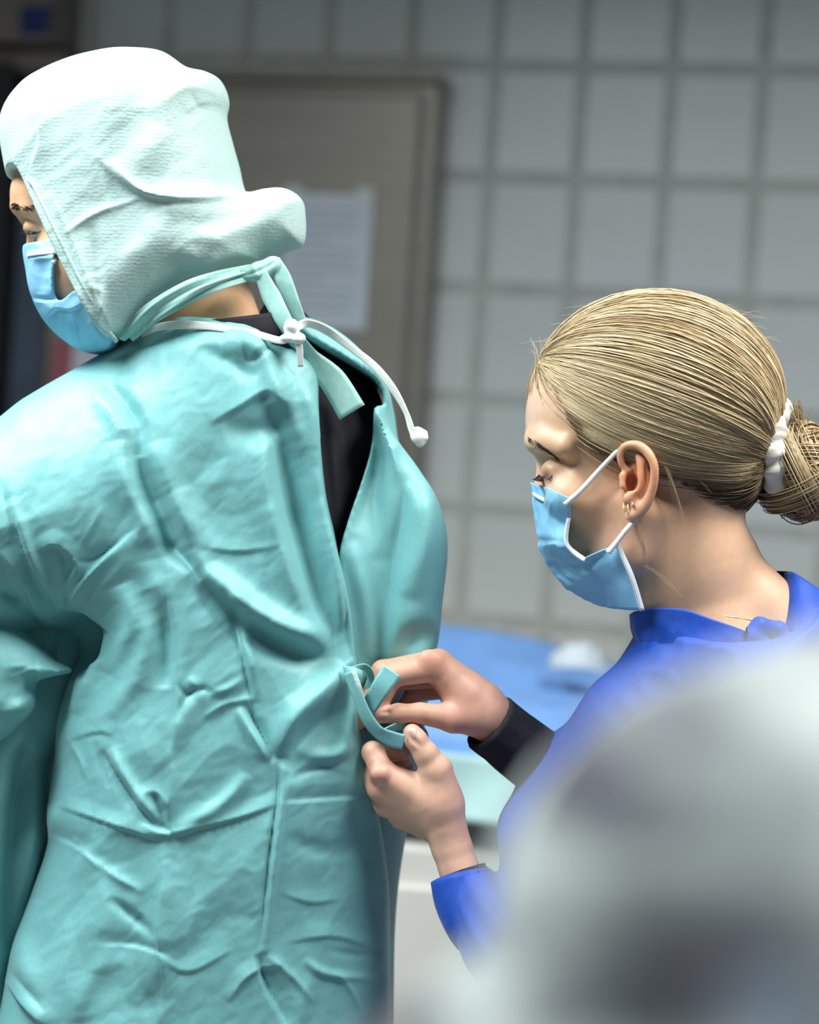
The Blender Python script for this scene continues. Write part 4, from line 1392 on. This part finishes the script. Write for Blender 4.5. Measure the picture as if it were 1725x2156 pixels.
# b) from all over the scalp
N2 = 5600
D2 = rng.normal(0, 1, (N2 * 6, 3))
D2 /= np.linalg.norm(D2, axis=1)[:, None]
S2 = HC + D2 * radius(D2)[:, None]
ok = (polydist(HAIRP, S2[:, 0], S2[:, 1]) > 6) & (S2[:, 2] < 120) & (S2[:, 0] < 1590)
S2 = S2[ok][:N2]
N2 = len(S2)
ang = np.arctan2(S2[:, 1] - E0[1], S2[:, 0] - E0[0] - 30)
zz_ = S2[:, 2] / 200
cl_ = vnoise((ang + 4) * 16 + zz_ * 3, zz_ * 5 + 9)
cl2 = vnoise((ang + 4) * 45, zz_ * 8 + 2)
p = flow(S2, lift=cl_ * 10 + cl2 * 3 + rng.uniform(-1, 3, N2), wob=3)
w = np.clip((cl_ - 0.5) * 1.5 + (cl2 - 0.5) * 1.1 + 0.5 + rng.normal(0, 0.16, N2), 0, 1)[:, None]
w0 = ((cl_ - 0.5) * 2.3 + (cl2 - 0.5) * 2.0 + 0.36 + rng.normal(0, 0.17, N2))[:, None]
w = np.clip(w0, 0, 1)
c = mid * (1 - w) + light * w
c = c * (1 - np.clip(-w0 * 2.2, 0, 0.8)) + darkc * np.clip(-w0 * 2.2, 0, 0.8)
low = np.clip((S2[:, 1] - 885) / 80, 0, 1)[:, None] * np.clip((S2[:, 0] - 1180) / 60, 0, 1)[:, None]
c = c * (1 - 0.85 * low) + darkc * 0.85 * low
crown = np.exp(-(((S2[:, 0] - 1480) / 60) ** 2 + ((S2[:, 1] - 650) / 40) ** 2))[:, None]
c = c * (1 - 0.7 * crown) + darkc * 0.7 * crown
allP.append(p)
allC.append(c)
allR.append(rng.uniform(0.9, 1.7, N2))
# c) nape hair combed up to the tie
N3 = 1500
nl = catmull(HAIRPOLY[11:18], 300)
ix = rng.integers(0, 300, N3)
sx = nl[ix, 0] + rng.normal(4, 6, N3)
sy = nl[ix, 1] + rng.normal(-6, 7, N3)
st_ = np.stack([sx, sy, surf_pt(sx, sy)], 1)
p = flow(st_, lift=rng.uniform(0, 5, N3))
w = np.clip(vnoise(ix / 14.0, ix * 0 + 1.0) * 1.3 - 0.55 + rng.normal(0, 0.12, N3), 0, 1)[:, None]
w = w * np.clip(1 - ix / 180.0, 0.15, 1)[:, None]
allP.append(p)
allC.append(darkc * 0.8 * (1 - w) + light * 0.8 * w)
allR.append(rng.uniform(0.9, 1.6, N3))
AP, AC, AR = np.vstack(allP), np.vstack(allC), np.concatenate(allR)
prof = np.interp(np.linspace(0, 1, 18), [0, 0.1, 0.8, 1], [0.5, 1, 1, 0.7])
P, Q = strands(AP, AR[:, None] * prof[None])
mesh_obj('combed_hair', FR.world(P), Q, MT['hair'], mesh_scalp, colors=np.repeat(AC, 18 * 3, axis=0), kind='stuff')
# fly-away hairs
NW = 150
px_ = rng.uniform(1170, 1600, NW)
top = 850 - 229 * np.sqrt(np.maximum(0, 1 - ((px_ - 1380) / 262) ** 2))
rts = [(x, y + 12, rng.uniform(-60, 30)) for x, y in zip(px_, top)]
px_ = np.maximum(px_, 1150)
tps = [(x + rng.normal(25, 45), y - abs(rng.normal(2, 12)) + 8, z + rng.uniform(-30, 30)) for x, y, z in rts]
for i in range(12):
    rts.append((1130 + rng.uniform(-4, 20), 760 + rng.uniform(-15, 30), -20))
    tps.append((1118 + rng.uniform(-14, 25), 728 + rng.uniform(-26, 24), -20 + rng.uniform(-20, 20)))
wisps = [((1386, 950, -185), (1436, 1098, -150)), ((1388, 955, -187), (1422, 1060, -160)), ((1384, 948, -186), (1442, 1110, -150)), ((1390, 960, -184), (1415, 1030, -165)), ((1387, 952, -185), (1430, 1085, -155)),
         ((1342, 1095, -172), (1362, 1215, -125)), ((1356, 1190, -132), (1428, 1262, -120)), ((1310, 1060, -150), (1352, 1118, -160)), ((1300, 960, -150), (1220, 900, -150)),
         ((1395, 955, -170), (1470, 1040, -140)), ((1400, 960, -170), (1500, 1030, -140)), ((1390, 950, -180), (1452, 1010, -150))]
for a, b in wisps:
    for k in range(3):
        rts.append((a[0] + rng.normal(0, 2), a[1] + rng.normal(0, 2), a[2]))
        tps.append((b[0] + rng.normal(0, 4), b[1] + rng.normal(0, 6), b[2]))
hairs('stray_hair', rts, tps, (4, -5, -4), 0.6, MT['hair'], mesh_scalp, n=8, colors=np.tile(light * 0.9, (len(rts), 1))).__setitem__('kind', 'stuff')
# temple down: fine short hairs softening the hairline
nb = 700
t = 0.42 + 0.58 * rng.random(nb)
ix = (t * 399).astype(int)
sx, sy = hl[ix, 0] - rng.uniform(-6, 14, nb), hl[ix, 1] + rng.uniform(-6, 10, nb)
p = flow(np.stack([sx, sy, surf_pt(sx, sy)], 1), lift=np.full(nb, 9.0))[:, :10]
rad = rng.uniform(0.6, 1.1, nb)[:, None] * np.linspace(1, 0.3, 10)[None]
P, Q = strands(p, rad)
cc_ = darkc * rng.uniform(0.8, 2.2, nb)[:, None]
mesh_obj('temple_hair', FR.world(P), Q, MT['hair'], mesh_scalp, colors=np.repeat(cc_, 30, axis=0), kind='stuff')

# bun: core and looping strands
g = G((1590, 840, -130), (1860, 1110, 130), 4)
g.ell(V(1690, 985, 0), (58, 70, 66), 10)
g.ell(V(1715, 1025, -10), (48, 44, 48), 30)
g.chain([(1600, 945, 0, 42), (1660, 950, 0, 40)], 20)
P, Q = g.mesh()
bun = mesh_obj('bun', FR.world(P), Q, MT['hair'], mesh_scalp, colors=np.tile(base * 1.3, (len(P), 1)))
loops, lc, lr = [], [], []
bc = V(1698, 990, 0)
for k in range(30):                       # coils of hair
    axis = rng.normal(0, 1, 3)
    axis[2] *= 0.6
    axis /= np.linalg.norm(axis)
    ref = np.cross(axis, rng.normal(0, 1, 3))
    ref /= np.linalg.norm(ref)
    ref2 = np.cross(axis, ref)
    r0, a0, sp = rng.uniform(70, 92), rng.uniform(0, 6.3), rng.uniform(2.6, 4.2)
    oc = bc + rng.normal(0, 8, 3)
    wv = rng.random()
    for i in range(85):
        a = a0 + np.linspace(0, sp, 18) + rng.normal(0, 0.05)
        rr = r0 + rng.normal(0, 5) + 5 * np.sin(np.linspace(0, 3, 18) + rng.random())
        off = rng.normal(0, 12)
        loops.append(oc + ref * (np.cos(a) * rr)[:, None] + ref2 * (np.sin(a) * rr)[:, None] * np.array([1, 1.08, 1]) + axis * off)
        lw = np.clip(wv * 0.8 + rng.normal(0, 0.2) + 0.05, 0, 1)
        lc.append(mid * (1 - lw) + light * lw)
        lr.append(rng.uniform(1.0, 1.7))
for k in range(60):                       # loose ends sticking up from the bun
    a = V(1684 + rng.normal(0, 8), 905 + rng.normal(0, 8), rng.normal(-20, 14))
    b = V(1676 + rng.normal(0, 12), 838 + abs(rng.normal(0, 26)), rng.normal(-24, 14))
    tq = np.linspace(0, 1, 18)[:, None]
    loops.append(a * (1 - tq) + b * tq + np.array([10, 0, 0]) * tq * (1 - tq) * rng.normal(0, 2))
    lc.append(light * rng.uniform(0.5, 1))
    lr.append(1.1)
LP = np.array(loops)
P, Q = strands(LP, np.array(lr)[:, None] * prof[None])
mesh_obj('bun_strands', FR.world(P), Q, MT['hair'], bun, colors=np.repeat(np.array(lc), 18 * 3, axis=0), kind='stuff')
# scrunchie
n1, n2 = 110, 20
U, Vv = np.meshgrid(np.linspace(0, 2 * math.pi, n1, endpoint=False), np.linspace(0, 2 * math.pi, n2, endpoint=False), indexing='ij')
ruf = 1 + 0.12 * np.sin(U * 13 + 1.5 * np.sin(U * 3) + 0.6 * np.sin(Vv)) + 0.06 * np.sin(U * 29 + Vv * 2)
tr = 31 * ruf
ringr = 66 + 4 * np.sin(U * 3)
sc = V(1646, 945, -6)
axd = np.array([0.90, -0.06, -0.44])
axd /= np.linalg.norm(axd)
e1 = np.cross(axd, [0, 0, 1.0])
e1 /= np.linalg.norm(e1)
e2 = np.cross(axd, e1)
P = sc + (ringr + tr * np.cos(Vv))[..., None] * (np.cos(U)[..., None] * e1 * 1.15 + np.sin(U)[..., None] * e2) + (tr * 0.9 * np.sin(Vv))[..., None] * axd
idx = np.arange(n1 * n2).reshape(n1, n2)
Q = np.stack([idx, np.roll(idx, -1, 0), np.roll(np.roll(idx, -1, 0), -1, 1), np.roll(idx, -1, 1)], -1).reshape(-1, 4)
mesh_obj('scrunchie', FR.world(P.reshape(-1, 3)), Q, MT['scrunchie'], wom)

# brow, lashes
rs, ts = [], []
for i in range(170):
    t = rng.random()
    x, y = 1110 + 60 * t, 924 + 40 * t - 4 * math.sin(3.1 * t) + rng.uniform(-6, 6) * (1 - 0.7 * t)
    z = -36 - 84 * t ** 0.8
    rs.append((x, y, z - 10))
    ts.append((x + 9, y + 10 - 4 * t, z - 18))
hairs('eyebrow', rs, ts, (0, 0, -2), 0.9, MT['brow'], wom, over=GH, lift=2)
rs, ts = [], []
for i in range(44):
    t = i / 43
    x, y, z = 1136 + 28 * t, 999 + 5 * math.sin(3.1 * t), -96 - 14 * t
    rs.append((x, y, z))
    ts.append((x - 16 + 8 * t, y + 10 - 2 * t, z - 8))
hairs('eyelashes', rs, ts, (-2, 4, -2), 1.2, MT['dark'], wom, over=GH, lift=10)

# mask
near = [[(1117, 1015, 0), (1136, 1022, -60), (1160, 1031, -90), (1200, 1050, -122)],
        [(1119, 1043, 0), (1138, 1050, -64), (1160, 1060, -94), (1199, 1078, -132)],
        [(1124, 1092, 0), (1142, 1096, -60), (1164, 1102, -92), (1195, 1114, -128)],
        [(1131, 1143, 0), (1148, 1146, -66), (1168, 1144, -116), (1189, 1148, -126)],
        [(1148, 1184, 0), (1164, 1180, -40), (1184, 1166, -84), (1208, 1166, -122)],
        [(1166, 1213, 0), (1186, 1206, -34), (1208, 1186, -70), (1232, 1180, -132)],
        [(1190, 1240, 0), (1216, 1226, -60), (1246, 1200, -128), (1300, 1148, -166)],
        [(1222, 1260, 0), (1240, 1250, -40), (1270, 1236, -104), (1326, 1215, -158)],
        [(1252, 1272, 0), (1268, 1276, -34), (1290, 1281, -74), (1352, 1286, -138)]]
rows = [[(p[0], p[1], -p[2] * 0.93) for p in r[:0:-1]] + r for r in near]


def mbump(u, v):
    return 13 * (facet(u * 7 + 0.6 * v, v * 6) - 0.5) * np.sin(math.pi * v) * np.clip(np.abs(u - 0.5) * 8, 0, 1) + 3 * ridged(u * 9, v * 5 + 3) + 3 * ridged(u * 20 + 5, v * 12) - 4 + 5 * np.exp(-((v - 0.36) / 0.015) ** 2)


wm = sheet('surgical_mask', rows, MT['maskb'], wom, nu=64, nv=70, thick=3, curve=False, bump=mbump, over=(GH, 17))
wm.data.polygons.foreach_set('use_smooth', np.ones(len(wm.data.polygons), dtype=bool))
sheet('nose_band', [[(1124, 1036, -26), (1139, 1044, -70), (1158, 1053, -98), (1176, 1062, -120)], [(1125, 1043, -26), (1139, 1052, -70), (1158, 1061, -98), (1177, 1069, -120)]], MT['maskw'], wm, nu=20, nv=4, thick=-4)
sheet('mask_side_edge', [[(1296, 1149, -174), (1326, 1215, -166), (1350, 1287, -146)], [(1306, 1146, -172), (1336, 1213, -162), (1358, 1285, -140)]], MT['maskw'], wm, nu=20, nv=4, thick=-4)
sheet('mask_side_edge', [[(1196, 1090, -134), (1190, 1130, -132), (1192, 1148, -132), (1208, 1166, -132), (1231, 1182, -140)], [(1202, 1090, -130), (1197, 1130, -128), (1200, 1147, -128), (1214, 1160, -126), (1234, 1174, -134)]], MT['maskw'], wm, nu=20, nv=4, thick=-4)
tube('ear_loop', [V(1190, 1062, -146), V(1222, 1034, -158), V(1262, 990, -164), V(1300, 950, -176), V(1316, 934, -178)], [7, 5.5, 5, 4.6, 4.6], MT['loop'], wm, n=30)
tube('ear_loop', [V(1280, 1164, -176), V(1300, 1140, -178), V(1322, 1112, -182), V(1340, 1094, -176)], [6, 5.5, 5.5, 5.5], MT['loop'], wm, n=24)

# earrings and necklace (worn, they move with her)
g2 = G((1310, 1040, -240), (1345, 1085, -150), 0.9)
g2.ell(V(1329, 1061, ez - 30), (4.6, 4.6, 4.6), 0)
P2, Q2 = g2.mesh()
mesh_obj('pearl_stud', FR.world(P2), Q2, MT['pearl'], wom, label='white pearl ear stud')
aa = np.linspace(0, 2 * math.pi, 20, endpoint=False)
for dy in (0, 5):
    tube('gold_hoop', [V(1318 + 5 * math.cos(a), 1064 + dy + 7 * math.sin(a), ez - 22 - 4 * math.sin(a)) for a in aa], 1.1, MT['gold'], wom, n=40, sides=6, closed=True, label='small gold ear hoop')
tube('necklace', [V(*p) for p in onto(GH, [(1500, 1290, -128), (1540, 1299, -122), (1580, 1305, -100), (1612, 1308, -70), (1640, 1308, -50)], 1)], 1.3, MT['gold'], wom, n=40, sides=6)

# --- blue gown with standing collar
g = G((880, 1180, -390), (2060, 3760, 420), 8.0)
TORSO = [(1345, 1325), (1300, 1395), (1245, 1446), (1196, 1520), (1130, 1610), (1068, 1690), (1046, 1740), (1050, 1800), (1062, 1950), (1080, 2500), (1040, 3720), (2000, 3720),
         (1960, 2500), (1940, 1700), (1880, 1400), (1780, 1300), (1715, 1262), (1660, 1310), (1600, 1338), (1500, 1342), (1420, 1330)]
TFULL = TORSO[:12] + [(1960, 2500), (1940, 1700), (1880, 1400), (1800, 1270), (1715, 1210), (1640, 1190), (1500, 1200), (1390, 1240)]
g.inflate(TFULL, 20, 250, 210, 0, n=200, cut=TORSO, kc=8)
g.chain([(1620, 1500, -190, 120), (1480, 1760, -235, 104), (1230, 2090, -215, 90)], 50)
g.chain([(1230, 2090, -215, 86), (1060, 1990, -90, 78), (978, 1868, -6, 64)], 40)
g.chain([(1300, 1560, 200, 110), (1230, 1640, 150, 88), (1180, 1630, 96, 80)], 50)
g.chain([(1050, 1985, -70, 50), (975, 1860, -6, 52), (950, 1800, 0, 52)], 4, sub=True)
P, Q = g.mesh()
P = crumple(P, Q, [([(1350, 1372), (1290, 1400), (1235, 1450)], -12, 14, 'f'), ([(940, 1900), (960, 1990), (1000, 2080)], 8, 12, 'r')], noise=((22, 120, 260, 0.5, 'n'), (8, 50, 120, -0.6, 'x')))
jac = mesh_obj('blue_gown', FR.world(P), Q, MT['blue'], wom)
sheet('collar', [[(1330, 1294, 20), (1342, 1287, -50), (1385, 1280, -118), (1440, 1283, -146), (1500, 1304, -150), (1556, 1324, -138), (1592, 1338, -120)],
                 [(1333, 1330, 20), (1346, 1326, -56), (1388, 1324, -124), (1440, 1326, -152), (1500, 1340, -156), (1556, 1352, -146), (1592, 1358, -128)],
                 [(1346, 1376, 30), (1358, 1372, -56), (1396, 1368, -126), (1440, 1366, -156), (1500, 1376, -162), (1556, 1384, -152), (1594, 1388, -140)]], MT['blue'], jac, nu=60, nv=18, thick=-5, over=(GH, 10),
      bump=lambda u, v: 3 * vnoise(u * 9, v * 3) + 1.5 * np.sin(u * 70) * (v > 0.55))
sheet('collar', [[(1652, 1206, 10), (1668, 1204, -40), (1700, 1222, -60), (1760, 1262, -60)], [(1646, 1260, -20), (1668, 1266, -90), (1710, 1280, -110), (1770, 1310, -100)],
                 [(1640, 1316, -60), (1666, 1330, -130), (1712, 1340, -150), (1780, 1360, -140)]], MT['blue'], jac, nu=24, nv=18, thick=5)
sheet('dark_collar_lining', [[(1590, 1206, 60), (1625, 1202, 40), (1660, 1203, 10)], [(1604, 1240, 50), (1636, 1244, 20), (1656, 1250, -6)], [(1630, 1290, 20), (1644, 1300, 0), (1652, 1306, -20)]], MT['black'], jac, nu=14, nv=14, thick=5)
g2 = G((1550, 1290, -230), (1690, 1400, -40), 3)
g2.chain([(1586, 1338, -140, 22), (1600, 1318, -136, 18), (1640, 1326, -120, 17), (1655, 1350, -120, 20)], 8)
g2.chain([(1586, 1345, -140, 20), (1620, 1368, -140, 17), (1655, 1355, -124, 20)], 8)
P2, Q2 = g2.mesh()
mesh_obj('collar_tie', FR.world(P2), Q2, MT['blue'], jac)


def cuff(name, path, m, parent, thick=0.14, sides=40, ruff=0.0):
    """open sleeve end with a wall thickness"""
    P = catmull([V(*p[:3]) for p in path], 14)
    r = np.interp(np.linspace(0, 1, 14), np.linspace(0, 1, len(path)), [p[3] for p in path])
    T = np.gradient(P, axis=0)
    T /= np.linalg.norm(T, axis=1)[:, None]
    A = np.cross(T, [0, 0, 1.0])
    A /= np.linalg.norm(A, axis=1)[:, None]
    B = np.cross(T, A)
    a = np.linspace(0, 2 * math.pi, sides, endpoint=False)
    rings = []
    for sc_ in (1.0, 1 - thick):
        for i in (range(14) if sc_ == 1.0 else range(13, -1, -1)):
            rr = r[i] * sc_ * (1 + ruff * np.sin(a * 11 + i * 0.4) + ruff * np.sin(a * 5 - i * 0.5))
            rings.append(P[i] + np.cos(a)[:, None] * A[i] * rr[:, None] + np.sin(a)[:, None] * B[i] * rr[:, None])
    n = len(rings)
    Pp = np.vstack(rings)
    idx = np.arange(n * sides).reshape(n, sides)
    Q = np.stack([idx, np.roll(idx, -1, 1), np.roll(np.roll(idx, -1, 1), -1, 0), np.roll(idx, -1, 0)], -1).reshape(-1, 4)
    return mesh_obj(name, FR.world(Pp), Q, m, parent)


cuff('sleeve_cuff', [(972, 1846, 0, 66), (984, 1895, -18, 69), (1010, 1945, -50, 70), (1050, 1985, -88, 66)], MT['blue'], jac, ruff=0.008)
cuff('undersleeve_cuff', [(967, 1836, 0, 58), (982, 1880, -10, 60)], MT['black'], jac)
cuff('dark_sleeve', [(1030, 1520, 30, 67), (1064, 1548, 44, 67), (1112, 1588, 62, 70), (1200, 1650, 100, 74)], MT['black'], jac, ruff=0.015)
legs(wom, feet2[0], feet2[1], 0.62, MT['blue'], MT['white'], dx=0.07, dirx=-1, diry=0)

# ================================================================== PERSON 3: out of focus, close to the camera
FG = Frame(0.57)
VG = FG.V
feet3 = FG.world(np.array([VG(1790, 2400, 0)]))[0]
p3 = thing('person', 'person in a mottled grey and white cap, out of focus close to the camera', 'person', (feet3[0], feet3[1], 0))
hc = VG(1880, 2260, 0)
g = G((-900, 1200, -1900), (4900, 6900, 2000), 42)
g.ell(hc + np.array([0, 60, 0]), (700, 760, 960), 100)
g.ell(hc + np.array([0, 700, 420]), (560, 650, 560), 200)
g.cap(hc + np.array([0, 600, -40]), hc + np.array([0, 2400, -120]), 560, 600, 200)
g.cap(hc + np.array([0, 300, 950]), hc + np.array([0, 560, 1150]), 110, 150, 120)
for s in (-1, 1):
    g.ell(hc + np.array([s * 720, 600, -60]), (90, 320, 190), 60)
    g.cap(hc + np.array([0, 2400, -160]), hc + np.array([s * 1700, 2900, -120]), 540, 540, 300)
P, Q = g.mesh()
mesh_obj('body', FG.world(P), Q, MT['skin'], p3, colors=np.tile(np.array([0.55, 0.33, 0.22]), (len(P), 1)))
g = G((300, 1200, -1300), (3100, 3100, 1300), 30)
g.ell(hc, (830, 930, 1080), 0)
g.ell(VG(1500, 1905, -60), (430, 470, 620), 160)
g.ell(VG(1330, 2250, -60), (400, 260, 560), 160)
g.ell(VG(1000, 2420, -40), (330, 310, 420), 160)
sl, X, Y, Z = g.block((0, 0, -9999), (9e4, 9e4, 9e4))
g.F = smax(g.F, (Y - (hc[1] + 620) + 0.75 * (Z - hc[2])).astype(f32), 60)
P, Q = g.mesh()
N = vnormals(P, Q)
P = P + N * (40 * (vnoise(P[:, 0] / 170, P[:, 1] / 170 + P[:, 2] / 210) - 0.5))[:, None]
px, py = FG.proj(P)
# printed cloth: pale ground with grey, slate and plum blotches; the first, grey, is painted in to dim the lit top
pale, grey, slate, plum, steelb = np.array([.54, .60, .585]), np.array([.22, .25, .26]), np.array([.075, .085, .105]), np.array([.06, .052, .07]), np.array([.22, .28, .37])
nn = vnoise(P[:, 0] / 330 + 3, P[:, 1] / 300 + P[:, 2] / 400)
C = pale * (1 - nn[:, None] * 0.3) + grey * nn[:, None] * 0.3
side_in = (P[:, 2] < hc[2])
for (x, y, rx, ry, c, s) in [(1660, 1360, 260, 100, grey, 0.6), (1450, 1760, 120, 50, grey, 0.4), (1170, 1640, 210, 90, plum, 0.9), (1340, 1720, 170, 80, slate, 0.75), (1280, 1500, 300, 110, slate, 0.75), (1450, 1580, 110, 90, slate, 0.4),
                             (1500, 2040, 180, 130, plum, 0.85), (1640, 1960, 150, 110, slate, 0.7), (1330, 2000, 150, 80, slate, 0.6), (1080, 1960, 150, 50, grey, 0.7), (1420, 1900, 200, 60, slate, 0.55), (1620, 1700, 150, 160, grey, 0.6),
                             (760, 2150, 190, 90, plum, 0.95), (640, 2180, 160, 80, plum, 0.9), (1250, 2110, 190, 80, slate, 0.7), (1650, 2130, 130, 80, steelb, 0.9), (1420, 2150, 150, 70, slate, 0.8)]:
    d = ((px - x) / rx) ** 2 + ((py - y) / ry) ** 2 + 0.5 * (vnoise(P[:, 0] / 60, P[:, 1] / 60) - 0.5)
    w = (np.clip(1.5 - d, 0, 1) * s * side_in)[:, None]
    C = C * (1 - w) + c * w
back_blot = np.clip((vnoise(P[:, 0] / 260 + 9, P[:, 1] / 230 + P[:, 2] / 260) - 0.52) * 6, 0, 1)[:, None] * (~side_in)[:, None]
C = C * (1 - back_blot) + slate * back_blot
mesh_obj('printed_cap', FG.world(P), Q, MT['cap'], p3, colors=C)
g = G((-1300, 3800, -1900), (5000, 14500, 1900), 90)
for s in (-1, 1):
    g.cap(hc + np.array([0, 2350, -150]), hc + np.array([s * 1500, 2750, -120]), 560, 560, 300)
    g.cap(hc + np.array([s * 1700, 2800, -120]), hc + np.array([s * 1900, 5400, -60]), 520, 430, 250)
g.ell(hc + np.array([0, 5200, -60]), (1750, 3600, 1000), 500)
g.ell(hc + np.array([0, 8200, -60]), (1750, 2600, 1050), 500)
P, Q = g.mesh()
mesh_obj('scrub_top', FG.world(P), Q, MT['scrubs'], p3)
legs(p3, feet3[0], feet3[1], 0.8, MT['scrubs'], MT['white'], dx=0.1)
